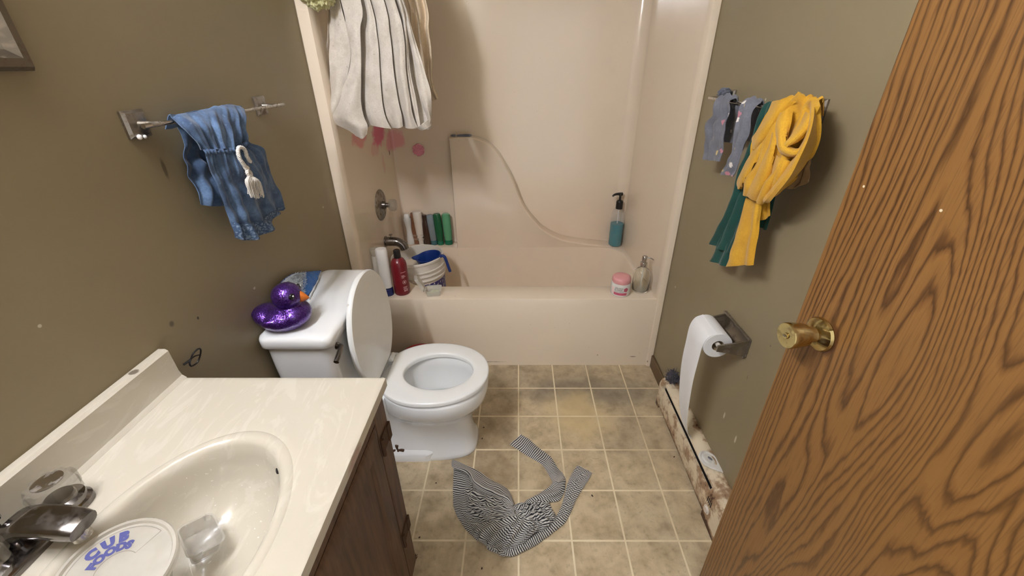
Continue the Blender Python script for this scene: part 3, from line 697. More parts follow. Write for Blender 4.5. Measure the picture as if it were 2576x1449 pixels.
# ---- things on the front rim of the tub
FZ = RZ+.0005
jx, jy = .519, 1.768
t = thing('cream_jar', 'white cosmetic jar with pink lid on the right end of tub rim', 'jar', (jx, jy, FZ))
b = BM(); lathe(b, [(.044,0),(.048,.003),(.049,.010),(.049,.060),(.0475,.066),(.044,.067)], (jx, jy, FZ), n=40); obj('jar_body', b, M_['white'], t)
b = BM(); lathe(b, [(.0455,.0675),(.0465,.070),(.0465,.086),(.043,.095),(.034,.100),(.018,.1025),(0,.103)], (jx, jy, FZ), n=40); l = obj('lid', b, M_['pinklid'], t); l['label'] = 'domed pink lid'
fa = math.atan2(-jy, -jx)-.02
b = BM(); cyl_quad(b, (jx, jy), .0493, fa-.62, fa+.75, FZ+.010, FZ+.024, 14); obj('label_band', b, M_['magenta'], t, 60)
b = BM(); cyl_quad(b, (jx, jy), .0492, fa-1.0, fa-.62, FZ+.012, FZ+.050, 8); obj('label_panel', b, M_['palepink'], t, 60)
cm = lambda a0, z0: (lambda x, y: (jx+.0495*cos(fa+a0+x/.0495), jy+.0495*sin(fa+a0+x/.0495), FZ+z0+y))
obj('lettering', text_bm('JERGENS', .0105, cm(-.08, .0475)), M_['darktxt'], t, 0, recalc=False)
obj('lettering', text_bm('ALL-PURPOSE', .0066, cm(-.16, .0385), .0002), M_['darktxt'], t, 0, recalc=False)
obj('lettering', text_bm('FACE CREAM', .0085, cm(-.08, .0300)), M_['darktxt'], t, 0, recalc=False)
b = BM()
for k in range(5):
    a = k*2*pi/5; cc = (fa+.62+.13*cos(a), .041+.0065*sin(a))
    vs = [b.verts.new((jx+.0494*cos(cc[0]+.12*cos(q*pi/5)), jy+.0494*sin(cc[0]+.12*cos(q*pi/5)), FZ+cc[1]+.006*sin(q*pi/5))) for q in range(10)]; b.faces.new(vs)
obj('flower_print', b, M_['magenta'], t, 0)
gx, gy = .628, 1.795
t = thing('soap_dispenser', 'clear glass soap dispenser with grey pump beside the pink jar', 'soap dispenser', (gx, gy, FZ))
b = BM(); lathe(b, [(.030,0),(.040,.002),(.0435,.010),(.0435,.085),(.040,.105),(.028,.122),(.016,.131),(.0145,.137),(.0125,.137),(.014,.130),(.026,.119),(.0375,.103),(.0405,.085),(.0405,.014),(.036,.008),(0,.007)], (gx, gy, FZ), n=40)
obj('glass_body', b, M_['glass'], t)
b = BM(); lathe(b, [(.0165,.1375),(.0175,.139),(.0175,.158),(.011,.161),(.010,.168),(.0125,.172),(.0125,.190),(.010,.193),(0,.193)], (gx, gy, FZ), n=24); obj('pump_head', b, M_['chrome'], t)
obj('nozzle', tube(BM(), curve([(gx+.008, gy, FZ+.184), (gx+.028, gy-.005, FZ+.184), (gx+.042, gy-.010, FZ+.176)], 8), .003, 8), M_['chrome'], t)
obj('dip_tube', tube(BM(), [(gx, gy, FZ+.012), (gx+.001, gy, FZ+.13)], .0025, 8), M_['white'], t)

bottle_oval('lotion_bottle', 'white speckled bottle with a wide cap, leftmost on the tub rim', -.722, 1.832, FZ, [(.022,0),(.025,.004),(.0245,.10),(.0225,.172),(.019,.180)], M_['white'], .85, (0, 0), M_['clearpl'], [(.020,.182),(.024,.188),(.028,.212),(.028,.216),(.026,.218),(0,.215)])
bottle_oval('lotion_tube', 'white squeeze tube with navy cap standing on the tub rim', -.662, 1.752, FZ, [(.027,.045),(.0272,.06),(.028,.12),(.0285,.21),(.0285,.245),(.025,.253),(0,.254)], M_['white'], .85, (.0, 0), M_['navy'], [(.0275,0),(.0285,.004),(.0285,.036),(.027,.038)])
rx, ry = -.594, 1.772
t = thing('shampoo_bottle', 'dark red bottle with black cap on the tub rim', 'bottle', (rx, ry, FZ))
b = BM(); lathe(b, [(.036,0),(.0385,.003),(.039,.010),(.039,.153),(.036,.173),(.028,.188),(.018,.195),(.0165,.197)], (rx, ry, FZ), n=36); obj('bottle_body', b, M_['red'], t)
b = BM(); lathe(b, [(.0165,.197),(.0175,.199),(.0165,.236),(.013,.239),(0,.239)], (rx, ry, FZ), n=24); obj('cap', b, M_['black'], t)
fr = math.atan2(-ry, -rx)+.42
b = BM()
for z0, z1, a0, a1 in ((.128,.1305,-.35,.35),(.110,.113,-.3,.1),(.104,.107,-.3,.25),(.098,.100,-.3,.05),(.046,.049,-.25,.3),(.040,.042,-.25,.2),(.034,.0365,-.25,.35),(.024,.030,-.2,.0),(.024,.030,.08,.3)):
    cyl_quad(b, (rx, ry), .0393, fr+a0, fr+a1, FZ+z0, FZ+z1, 5)
for k in range(20):
    a0, a1 = 2*pi*k/20, 2*pi*(k+1)/20; q = lambda a, r: (rx+.0393*cos(fr+r*cos(a)/.0393), ry+.0393*sin(fr+r*cos(a)/.0393), FZ+.075+r*sin(a))
    b.faces.new([b.verts.new(q(a0, .011)), b.verts.new(q(a1, .011)), b.verts.new(q(a1, .0095)), b.verts.new(q(a0, .0095))])
b.faces.new([b.verts.new((rx+.0393*cos(fr+r*cos(a)/.0393), ry+.0393*sin(fr+r*cos(a)/.0393), FZ+.075+r*sin(a))) for a, r in [(2*pi*k/9, .0045+.0025*(k % 2)) for k in range(9)]])
obj('label_print', b, M_['whitetxt'], t, 0)
# clamshell soap box
t = thing('soap_box', 'clear plastic clamshell box of pale green soap on the tub rim', 'soap box', (-.435, 1.750, FZ))
def tray(bm, M, w, d, h, tk=.0012):
    loft(bm, [[M @ Vector(p) for p in r] for r in (rrect(-w*.86,w*.86,-d*.86,d*.86,.008,0), rrect(-w,w,-d,d,.010,h), rrect(-w-.003,w+.003,-d-.003,d+.003,.012,h), rrect(-w-.003,w+.003,-d-.003,d+.003,.012,h-.0015), rrect(-w,w,-d,d,.010,h-.0015), rrect(-w*.86+tk,w*.86-tk,-d*.86+tk,d*.86-tk,.007,tk))], True, True)
bm = BM(); Mt = Matrix.Translation((-.430, 1.755, FZ)) @ Matrix.Rotation(.12, 4, 'Z'); tray(bm, Mt, .038, .030, .034); obj('tray', bm, M_['clearpl'], t, 30)
bm = BM(); Ml = Matrix.Translation((-.474, 1.768, FZ+.032)) @ Matrix.Rotation(.25, 4, 'Z') @ Matrix.Rotation(radians(-118), 4, 'Y') @ Matrix.Translation((.036, 0, 0)); tray(bm, Ml, .040, .032, .014); obj('lid', bm, M_['clearpl'], t, 30)
bm = BM(); bmesh.ops.create_icosphere(bm, subdivisions=3, radius=1, matrix=Matrix.Translation((-.428, 1.753, FZ+.011)) @ Matrix.Rotation(.4, 4, 'Z') @ Matrix.Diagonal((.026, .017, .009, 1)))
for v in bm.verts: v.co += (v.co-Vector((-.428, 1.753, FZ+.011)))*noise.noise(v.co*90)*.25
M_['soap'] = plain('pale_green_soap', srgb(214,220,180), .5, .06, 60)
tag(obj('soap_piece', bm, M_['soap'], None, 0), 'lump of pale green soap inside the clear clamshell box', 'soap')

# bucket in the tub, with the blue jug in it
bcx, bcy, bzt = -.560, 2.062, .505
t = thing('bucket', 'white plastic bucket with blue print standing in the tub', 'bucket', (bcx, bcy, .09))
Mb = Matrix.Translation((bcx, bcy, .118)) @ Matrix.Rotation(radians(-2.5), 4, 'Y') 
pr = [(.124,0),(.128,.004),(.139,.255)]
for k in range(3):
    zz = .275+.026*k; pr += [(.140, zz-.006), (.148, zz-.004), (.148, zz+.002), (.141, zz+.004)]
pr += [(.142,.368),(.147,.371),(.147,.381),(.143,.384),(.139,.383),(.138,.36),(.124,.012),(0,.010)]
b = BM(); lathe(b, pr, (0, 0, 0), n=56, M=Mb); obj('bucket_body', b, M_['offwhite'], t, 35)
b = BM()
for k in range(14):
    a0 = -1.25+1.5*k/14; a1 = -1.25+1.5*(k+1)/14; f = lambda a, z: Mb @ Vector((( .1285+.011*z/.255)*cos(a), (.1285+.011*z/.255)*sin(a), z))
    b.faces.new([b.verts.new(f(a0, .12)), b.verts.new(f(a1, .12)), b.verts.new(f(a1, .252)), b.verts.new(f(a0, .252))])
M_['navyprint'] = (lambda t: t.done(t.mix(t.mapr(t.noise(48, 2), .60, .63), srgb(58,54,120), srgb(220,214,206)), .4))(NT('navy_print'))
obj('label_print', b, M_['navyprint'], t, 60)
# jug
t = thing('measuring_jug', 'blue plastic jug with a spout hanging inside the white bucket', 'jug', (-.50, 2.06, .40))
Mj = Matrix.Translation((-.492, 2.045, .388)) @ Matrix.Rotation(radians(-7), 4, 'Y') @ Matrix.Rotation(radians(4), 4, 'X')
def jring(r, z, sp):
    out = []
    for i in range(40):
        a = 2*pi*i/40; e = sp*exp(-((a-pi)/.28)**2); rr = r+e; out.append(Mj @ Vector((rr*cos(a), rr*sin(a), z)))
    return out
b = BM(); loft(b, [jring(.052,0,0), jring(.055,.004,0), jring(.064,.098,.004), jring(.065,.108,.022), jring(.070,.112,.026), jring(.070,.118,.030), jring(.066,.119,.028), jring(.062,.108,.016), jring(.052,.008,0)], True, True)
obj('jug_body', b, M_['blue'], t, 35)
hp = curve([(.064,-.012,.108), (.080,-.014,.115), (.092,-.016,.108), (.097,-.017,.080), (.101,-.018,.040), (.104,-.019,.012)], 16)
b = BM(); tube(b, [Mj @ p for p in hp], .0085, 10); obj('handle', b, M_['blue'], t, 50)

# ================================================================== TOILET
TY = 1.222
t = thing('toilet', 'white toilet with raised lid beside the bathtub', 'toilet', (-.42, TY, 0))
N = 56
def egg(x0, x1, hw, z, cut=None, n=2.15, xm=.5):
    out = []
    c = x0+(x1-x0)*xm
    for i in range(N):
        a = 2*pi*i/N; cs, sn = cos(a), sin(a)
        rx = (x1-c) if cs > 0 else (c-x0)
        x = c+rx*math.copysign(abs(cs)**(2/n), cs); y = TY+hw*math.copysign(abs(sn)**(2/n), sn)
        if cut is not None: x = max(x, cut)
        out.append((x, y, z))
    return out
b = BM()
loft(b, [egg(-.66,-.178,.112,0,n=3.4), egg(-.66,-.176,.114,.006,n=3.4), egg(-.655,-.180,.110,.020,n=3.2), egg(-.63,-.190,.100,.040,n=2.8), egg(-.60,-.196,.094,.10,n=2.6), egg(-.585,-.196,.094,.165,n=2.5), egg(-.570,-.180,.104,.200,n=2.4),
  egg(-.560,-.158,.124,.228,n=2.3), egg(-.555,-.146,.135,.246,n=2.25), egg(-.550,-.140,.145,.254,n=2.2), egg(-.548,-.128,.166,.282,n=2.2), egg(-.545,-.121,.174,.315,n=2.15), egg(-.545,-.120,.176,.345,n=2.15), egg(-.545,-.124,.172,.356,n=2.15), egg(-.540,-.135,.162,.360,n=2.15),
  egg(-.478,-.172,.114,.360), egg(-.470,-.178,.108,.352), egg(-.460,-.182,.108,.315), egg(-.450,-.195,.098,.255), egg(-.43,-.215,.075,.215), egg(-.40,-.25,.045,.165), egg(-.38,-.28,.03,.150)], True, True)
obj('bowl', b, M_['china'], t, 60)
b = BM(); loft(b, [egg(-.435,-.21,.080,.218), egg(-.436,-.209,.081,.2185)], True, True); obj('bowl_water', b, M_['water'], t, 30)
# deck behind the bowl, bolt ledges and trapway
b = BM(); loft(b, [[(x, y, z) for x, y, z in rrect(-.785,-.50,TY-w,TY+w,.03,zz)] for w, zz in ((.085,.16),(.10,.24),(.135,.30),(.15,.335),(.15,.352))]); obj('tank_deck', b, M_['china'], t, 50)
b = BM(); loft(b, [rrect(-.70,-.335,TY-.118,TY+.118,.05,0), rrect(-.70,-.338,TY-.118,TY+.118,.05,.034), rrect(-.695,-.345,TY-.113,TY+.113,.045,.040), rrect(-.69,-.37,TY-.075,TY+.075,.03,.06), rrect(-.69,-.40,TY-.070,TY+.070,.03,.17)]); obj('foot', b, M_['china'], t, 40)
b = BM(); bp = Vector((-.500, 1.128, .0395))
lathe(b, [(.009,0),(.009,.005),(.005,.006),(.005,.022),(.007,.023),(.007,.030),(0,.031)], bp, n=8)
lathe(b, [(.016,0),(.014,.005),(.006,.010)], bp+Vector((.006, .002, 0)), n=9); lathe(b, [(.006,0),(.006,.018),(0,.019)], bp+Vector((.012, -.004, .006)), (.9, -.3, .25), 6); lathe(b, [(.005,0),(.007,.020),(0,.022)], bp+Vector((-.006, -.004, .005)), (-.9, -.3, -.05), 6)
q = obj('floor_bolt', b, M_['rust'], t, 20); q['label'] = 'rusted bolt at the toilet foot'
# seat
b = BM()
so = lambda d, z: egg(-.545+d, -.117-d, .178-d, z, cut=-.512+d, n=2.12, xm=.47)
si = lambda d, z: egg(-.452-d, -.180+d, .104+d, z, n=2.0)
loft(b, [si(0,.3635), so(.004,.3635), so(0,.366), so(0,.378), so(.0025,.3815), so(.007,.3828), so(.018,.3834), si(.020,.3834), si(.006,.3828), si(.002,.3810), si(0,.377), si(0,.3635)], False, False)
bmesh.ops.remove_doubles(b, verts=b.verts[:], dist=1e-6); obj('seat', b, M_['seat'], t, 45)
# lid, raised nearly upright
Ml = Matrix.Translation((-.528, TY, .392)) @ Matrix.Rotation(radians(-92.5), 4, 'Y')
def lo(d, z):   # outline in lid plane: x up the lid, y across
    out = []
    for i in range(N):
        a = 2*pi*i/N; cs, sn = cos(a), sin(a)
        x = .205+(.212-d)*math.copysign(abs(cs)**(2/2.1), cs); y = (.186-d)*math.copysign(abs(sn)**(2/2.1), sn)
        out.append(Ml @ Vector((max(x, .010+d*.5), y, z)))
    return out
b = BM(); loft(b, [lo(.0125,-.001), lo(.0115,.0125), lo(.006,.0145), lo(.002,.0135), lo(0,.009), lo(0,.001), lo(.004,-.004), lo(.02,-.006)][::-1], True, True)
obj('seat_lid', b, M_['seat'], t, 40)
for z, y in ((.36, -.12), (.30, -.155), (.36, .12)):
    b = BM(); box(b, z-.012, z+.012, y-.004, y+.004, .006, .013, Ml); obj('lid_bumper', b, M_['white'], t, 0, bevel=.001)
for sy in (-1, 1):
    b = BM(); lathe(b, [(.010,-.02),(.011,-.018),(.011,.018),(.010,.02)], (-.520, TY+sy*.075, .388), (0, 1, 0), 14); box(b, -.535, -.508, TY+sy*.075-.016, TY+sy*.075+.016, .353, .382)
    obj('hinge', b, M_['seat'], t, 40, bevel=.002)
# tank
TYK = TY-.021
b = BM(); loft(b, [rrect(-.778,-.600,TYK-.192,TYK+.192,.03,.354), rrect(-.782,-.592,TYK-.205,TYK+.205,.035,.37), rrect(-.787,-.580,TYK-.219,TYK+.219,.035,.60), rrect(-.788,-.578,TYK-.222,TYK+.222,.035,.682)]); obj('tank', b, M_['china'], t, 50)
b = BM(); loft(b, [rrect(-.790,-.572,TYK-.230,TYK+.230,.028,.682), rrect(-.793,-.566,TYK-.235,TYK+.235,.030,.688), rrect(-.793,-.565,TYK-.236,TYK+.236,.030,.712), rrect(-.790,-.569,TYK-.232,TYK+.232,.028,.721), rrect(-.782,-.578,TYK-.223,TYK+.223,.035,.726)]); obj('tank_lid', b, M_['china'], t, 50)
b = BM(); lathe(b, [(.012,0),(.012,.006),(.008,.009),(.008,.016)], (-.579, TYK-.182, .660), (1, 0, 0), 16); tube(b, [(-.563, TYK-.182, .661), (-.561, TYK-.198, .656), (-.560, TYK-.222, .648), (-.560, TYK-.240, .642)], [.008, .0085, .009, .0085], 10); q = obj('flush_lever', b, M_['shiny'], t, 50); q['label'] = 'chrome flush lever'

# red pail hidden behind the bowl
t = thing('red_pail', 'red plastic pail mostly hidden behind the toilet bowl', 'pail', (-.505, 1.60, 0))
b = BM(); lathe(b, [(.055,0),(.058,.004),(.080,.150),(.086,.152),(.086,.160),(.082,.162),(.077,.158),(.056,.008),(0,.007)], (-.505, 1.600, .0005), n=32); obj('pail_body', b, M_['pailred'], t)

# duck on the tank
DZ = .7265; dc = Vector((-.727, 1.034, DZ)); ang = .16
t = thing('rubber_duck', 'purple glitter rubber duck on the toilet tank lid', 'rubber duck', dc, rot=(0, 0, ang))
b = BM()
def ell(bm, c, r, rot=None, sub=3):
    Mx = Matrix.Translation(c) @ (rot or Matrix()) @ Matrix.Diagonal((*r, 1)); bmesh.ops.create_icosphere(bm, subdivisions=sub, radius=1, matrix=Mx)
ell(b, (.002, 0, .036), (.070, .060, .036)); ell(b, (.030, 0, .040), (.046, .054, .036)); ell(b, (-.040, 0, .045), (.036, .047, .027), Matrix.Rotation(.35, 4, 'Y')); ell(b, (-.066, 0, .055), (.013, .026, .013))
ell(b, (.024, 0, .100), (.040, .040, .038)); ell(b, (.022, 0, .070), (.030, .030, .022))
for s in (-1, 1): ell(b, (-.014, s*.053, .040), (.026, .007, .013), Matrix.Rotation(.2, 4, 'Y'))
ell(b, (.004, 0, .012), (.056, .046, .0115))
fuse('duck_body', b, .0030, M_['glitter'], t, 5); t.scale = (1.08, 1.08, 1.08)
bk = obj('beak', lathe(BM(), [(.019, 0), (.0175, .006), (.0135, .014), (.008, .022), (.0015, .029)], (.053, 0, .094), (1, 0, -.25), 20, squash=.62, hint=(0, 1, 0)), M_['orange'], t, 60)
for s in (-1, 1):
    b = BM(); ell(b, (.0490, s*.0292, .110), (.0085, .0045, .0095), Matrix.Rotation(-s*.95, 4, 'Z'), 2); e = obj('eye', b, M_['black'], t, 180)
    b = BM(); ell(b, (.0535, s*.0305, .1120), (.0026, .0022, .0026), None, 2); obj('eye_glint', b, M_['paper'], e, 180)

# blue and white fluffy scrub pad leaning on the wall behind the duck
t = thing('scrub_mitt', 'blue and white fluffy cleaning pad propped behind the purple duck', 'cleaning pad', (-.76, 1.27, DZ))
P0 = [[Vector(p) for p in r] for r in [[(-0.782,1.1508,0.8154), (-0.784,1.2211,0.8082), (-0.784,1.2895,0.779)], [(-0.765,1.0971,0.8014), (-0.766,1.1771,0.7917), (-0.764,1.2398,0.7634)], [(-0.7588,1.1154,0.745), (-0.7534,1.1453,0.742), (-0.7509,1.1782,0.741)]]]
bm = BM(); patch(bm, P0, 40, 40, lambda u, v: .005*noise.noise(Vector((u*9, v*9, 1)))+.005, bdir=(.8, -.4, .5))
bm.verts.ensure_lookup_table(); vs_ = [v.co.copy() for v in bm.verts]
for p in vs_:
    for k in range(2):
        d = Vector((.7+random.uniform(-.6, .6), -.5+random.uniform(-.6, .6), .5+random.uniform(-.6, .6)))*random.uniform(.006, .011); q = p+Vector((random.uniform(-.001, .001), random.uniform(-.001, .001), random.uniform(-.001, .001)))
        tube(bm, [q-d*.2, q+d*.5, q+d+Vector((random.uniform(-.002, .002), 0, random.uniform(-.003, 0)))], [.0006, .0005, .0002], 3)
obj('fluffy_side', bm, M_['fluff'], t, 0, recalc=False)
obj('binding', tube(BM(), curve([(-0.768,1.1055,0.8023), (-0.782,1.1457,0.8152), (-0.785,1.2233,0.8086), (-0.786,1.2941,0.7799), (-0.787,1.4081,0.7283)], 24), .0032, 8), M_['navyfelt'], t)
P1 = [[(-0.78,1.2675,0.7872), (-0.784,1.3445,0.7574), (-0.786,1.412,0.7263)], [(-0.757,1.2239,0.7721), (-0.762,1.2936,0.7571), (-0.766,1.3459,0.7396)], [(-0.7464,1.1469,0.741), (-0.7406,1.2066,0.737), (-0.7595,1.3223,0.735)]]
bm = BM(); patch(bm, P1, 20, 20, wrinkle=.003, wscale=60, bdir=(.8, -.4, .5)); obj('blue_side', bm, M_['bluefelt'], t, 0, solid=.006, recalc=False)
bm = BM(); tube(bm, curve([(-0.786,1.4056,0.7278), (-0.762,1.3333,0.7325), (-0.7381,1.2223,0.731), (-0.7317,1.1903,0.7305)], 14), [.003+.002*(k % 2) for k in range(14)], 8); obj('white_fringe', bm, M_['fluff'], t, 0)

# ================================================================== VANITY
t = thing('vanity_cabinet', 'dark brown wooden vanity cabinet under the cream basin top', 'cabinet', (-.56, .32, 0))
bm = BM(); box(bm, XL+.002, -.334, .674, .690, .095, .790); box(bm, XL+.002, -.334, -.05, -.034, .095, .790); box(bm, XL+.002, XL+.010, -.034, .674, .095, .790); box(bm, XL+.010, -.334, -.034, .674, .095, .110); box(bm, XL+.002, -.385, -.05, .690, 0, .096); obj('carcass', bm, M_['cabinet'], t, 0, bevel=.002)
bm = BM(); box(bm, -.3335, -.317, .632, .692, .092, .790); box(bm, -.3335, -.317, -.05, .632, .745, .790); box(bm, -.3335, -.317, -.05, .632, .092, .115); box(bm, -.3335, -.317, .285, .325, .115, .745)
obj('face_frame', bm, M_['cabinet'], t, 0, bevel=.002)
for y0, y1, hs in ((.329, .628, .685), (-.02, .281, None)):
    bm = BM(); loft(bm, [[(-.333,a,b) for a,b in ((y0,.119),(y1,.119),(y1,.741),(y0,.741))], [(-.318,a,b) for a,b in ((y0,.119),(y1,.119),(y1,.741),(y0,.741))], [(-.314,a,b) for a,b in ((y0+.01,.129),(y1-.01,.129),(y1-.01,.731),(y0+.01,.731))],
        [(-.314,a,b) for a,b in ((y0+.05,.17),(y1-.05,.17),(y1-.05,.69),(y0+.05,.69))], [(-.320,a,b) for a,b in ((y0+.056,.176),(y1-.056,.176),(y1-.056,.684),(y0+.056,.684))]])
    d = obj('cabinet_door', bm, M_['cabinet'], t, 25)
    ky = y0+.035 if hs else y1-.035
    b = BM(); lathe(b, [(.006,0),(.006,.010),(.013,.014),(.015,.020),(.011,.026),(0,.028)], (-.314, ky, .60), (1, 0, 0), 18); k = obj('knob', b, plain('pale_wood_knob', srgb(176,146,104), .5, .1), d); k['label'] = 'pale round wooden knob'
    if hs:
        for z in (.665, .295):
            b = BM(); box(b, -.318, -.3145, .634, .672, z-.024, z+.024); lathe(b, [(.0045,-.026),(.0045,.026)], (-.3125, .6335, z), (0, 0, 1), 10); box(b, -.318, -.3125, .676, .6935, z-.028, z+.020)
            h = obj('hinge', b, M_['rust'], t, 30); h['label'] = 'dark rusted hinge'
b = BM()
for k in range(9):
    a = random.uniform(-.3, .9); q = Vector((-.322+random.uniform(-.006, .006), .690, .098+random.uniform(-.004, .006)))
    tube(b, [q, q+Vector((random.uniform(-.003, .010), random.uniform(.002, .012), random.uniform(-.004, .008)))], [.0022, .0006], 5)
obj('splinters', b, M_['rust'], t, 0)

t = thing('basin_counter', 'cream cultured marble vanity top with integral oval basin and backsplash', 'basin', (-.54, .32, .792))
SX, SY = -.522, .338
def ell_ring(base, a, b, z, dx=0):
    out = []
    for x, y, _ in base:
        ph = math.atan2((y-SY)/b, (x-SX)/a); out.append((SX+dx+a*cos(ph), SY+b*sin(ph), z))
    return out
X0, X1, Y0, Y1, TZ = -.777, -.304, -.06, .703, .814
base = rrect(X0, X1, Y0, Y1, .003, TZ, 6, 22)
flat = lambda d, z, r=.003: rrect(X0+d, X1-d, Y0+d, Y1-d, r, z, 6, 22)
bm = BM()
loft(bm, [flat(0,.792), flat(0,TZ-.0035), flat(.001,TZ-.001), flat(.0035,TZ,.004), flat(.012,TZ,.004), ell_ring(base,.166,.228,TZ), ell_ring(base,.158,.219,TZ), ell_ring(base,.154,.214,TZ-.0012), ell_ring(base,.151,.211,TZ+.0005), ell_ring(base,.143,.202,TZ+.0012), ell_ring(base,.137,.195,TZ-.001), ell_ring(base,.131,.188,TZ-.010),
  ell_ring(base,.127,.183,TZ-.035), ell_ring(base,.119,.172,TZ-.075), ell_ring(base,.098,.145,TZ-.110), ell_ring(base,.064,.096,TZ-.128), ell_ring(base,.026,.030,TZ-.134), ell_ring(base,.022,.022,TZ-.140)], False, True)
obj('basin_top', bm, M_['counter'], t, 40)
bm = BM(); pf = [(XL+.0008,TZ-.02),(XL+.0008,.892),(XL+.003,.895),(XL+.018,.895),(XL+.0235,.890),(XL+.025,.835),(XL+.028,TZ+.008),(XL+.036,TZ+.0004),(XL+.036,TZ-.02)]
loft(bm, [[(x, y, z) for x, z in pf] for y in (-.06, .703)]); obj('backsplash', bm, M_['counter'], t, 30)
b = BM(); lathe(b, [(.021,0),(.023,.002),(.018,.004),(.012,.003),(0,.004)], (SX, SY, TZ-.1395), n=24); obj('drain', b, M_['chrome'], t)
b = BM(); oc = Vector((-0.4441,0.478,0.789)); nv_ = Vector((-(oc.x-SX)/.129**2, -(oc.y-SY)/.185**2, 4)).normalized(); k_ = 1/sqrt(((oc.x-SX)/.1285)**2+((oc.y-SY)/.1845)**2); oc = Vector((SX+(oc.x-SX)*k_, SY+(oc.y-SY)*k_, .789))-nv_*.0015; lathe(b, [(.0070,0),(.0070,.0028),(0,.0028)], oc, nv_, 16, squash=.5); q = obj('overflow_slot', b, M_['dark'], t)

t = thing('basin_faucet', 'chrome basin faucet with clear knob handles beside the backsplash', 'faucet', (-.727, .345, TZ))
b = BM(); loft(b, [rrect(-.755,-.698,.262,.428,.026,TZ), rrect(-.755,-.698,.262,.428,.026,TZ+.010), rrect(-.750,-.703,.267,.423,.022,TZ+.016)]); obj('base_plate', b, M_['shiny'], t, 40)
for ky in (.397, .293):
    b = BM(); lathe(b, [(.027,.014),(.027,.022),(.019,.026),(.017,.032)], (-.727, ky, TZ), n=28); obj('handle_collar', b, M_['shiny'], t)
    rings = []
    for r, z in ((.018,.028),(.025,.030),(.0285,.035),(.0290,.056),(.0265,.063),(.020,.0652)):
        rings.append([(-.727+r*(1+.085*cos(10*a))*cos(a), ky+r*(1+.085*cos(10*a))*sin(a), TZ+z) for a in [2*pi*i/80 for i in range(80)]])
    b = BM(); loft(b, rings); k = obj('handle', b, M_['acrylic'], t, 35); k['label'] = 'clear fluted acrylic knob'
    b = BM(); lathe(b, [(.0185,.0653),(.0185,.0670),(.016,.0676),(0,.0673)], (-.727, ky, TZ), n=28); obj('handle_cap', b, M_['chrome'], k)
# flattened arched spout
def sect(c, d, w, h, n=20):
    d = Vector(d).normalized(); s = Vector((0, 1, 0)); u = d.cross(s)*-1
    out = []
    for i in range(n):
        a = 2*pi*i/n; cs, sn = cos(a), sin(a)
        out.append(Vector(c)+s*w*math.copysign(abs(cs)**.7, cs)+u*h*math.copysign(abs(sn)**.7, sn))
    return out
b = BM(); loft(b, [sect((-.738,.345,TZ+.012),(.15,0,1),.024,.020), sect((-.734,.345,TZ+.030),(.4,0,1),.024,.019), sect((-.722,.345,TZ+.045),(1,0,.7),.024,.016), sect((-.700,.345,TZ+.052),(1,0,.1),.024,.013), sect((-.668,.345,TZ+.050),(1,0,-.1),.023,.013), sect((-.645,.345,TZ+.045),(1,0,-.2),.022,.014), sect((-.632,.345,TZ+.041),(1,0,-.25),.020,.013)])
obj('spout', b, M_['shiny'], t, 40)
b = BM(); lathe(b, [(.0115,0),(.0115,.018),(.009,.019)], (-.646, .345, TZ+.0155), n=20); obj('aerator', b, M_['chrome'], t)
b = BM(); lathe(b, [(.0025,.012),(.0025,.050),(.008,.053),(.0085,.060),(.005,.064),(0,.064)], (-.757, .345, TZ), n=14); obj('lift_rod', b, M_['shiny'], t)

# translucent tub with a lid in the basin
pc = Vector((-.589, .318, .713)); tilt = Matrix.Rotation(radians(5), 4, 'X') @ Matrix.Rotation(radians(9), 4, 'Y')
t = thing('plastic_tub', 'frosted plastic tub with blue lettering on its round lid in the basin', 'tub', pc)
Mp = Matrix.Translation(pc) @ tilt
b = BM(); lathe(b, [(.036,0),(.040,.003),(.062,.092),(.064,.095)], (0, 0, 0), n=48, M=Mp); obj('tub_body', b, M_['frost'], t)
b = BM(); lathe(b, [(.067,.090),(.070,.092),(.070,.101),(.068,.104),(.064,.104),(.062,.100),(.0,.100)], (0, 0, 0), n=56, M=Mp, cap0=False); l = obj('tub_lid', b, M_['frost'], t, 30); l['label'] = 'round frosted lid with blue lettering'
lr = .052; am = radians(140)
arc = lambda r0, off=.1004: (lambda x, y: Mp @ Vector(((r0+y)*cos(am-x/r0), (r0+y)*sin(am-x/r0), off)))
obj('lettering', text_bm('C U B', .0185, arc(.0465), .0016), M_['bluetxt'], l, 0, recalc=False)
obj('lettering', text_bm('FOODS', .0150, arc(.0320), .0012), M_['bluetxt'], l, 0, recalc=False)
b = BM()
def strip(pts, w):
    f = arc(.0405, .1003)
    for (x0, y0), (x1, y1) in zip(pts, pts[1:]):
        d = Vector((x1-x0, y1-y0)).normalized()*w; n = Vector((-d.y, d.x)); b.faces.new([b.verts.new(f(*p)) for p in ((x0+n.x, y0+n.y), (x1+n.x, y1+n.y), (x1-n.x, y1-n.y), (x0-n.x, y0-n.y))])
oy = [(-.052+.104*k/16) for k in range(17)]
strip([(x, 0.0175) for x in oy]+[(.052, -.0165)]+[(x, -.0165) for x in oy[::-1]]+[(-.052, .0175)], .0005); obj('print_outline', b, M_['greytxt'], l, 0)
# clear box lying next to it
cb = Vector((-0.5552,0.4011,0.702))
t = thing('plastic_box', 'small clear rectangular plastic box lying in the basin beside the frosted tub', 'box', cb)
Mb = Matrix.Translation(cb) @ Matrix.Rotation(radians(-40), 4, 'Z') @ Matrix.Rotation(radians(-14), 4, 'X'); bm = BM(); tray(bm, Mb, .036, .024, .026, .002); obj('box_body', bm, M_['greyclear'], t, 30)

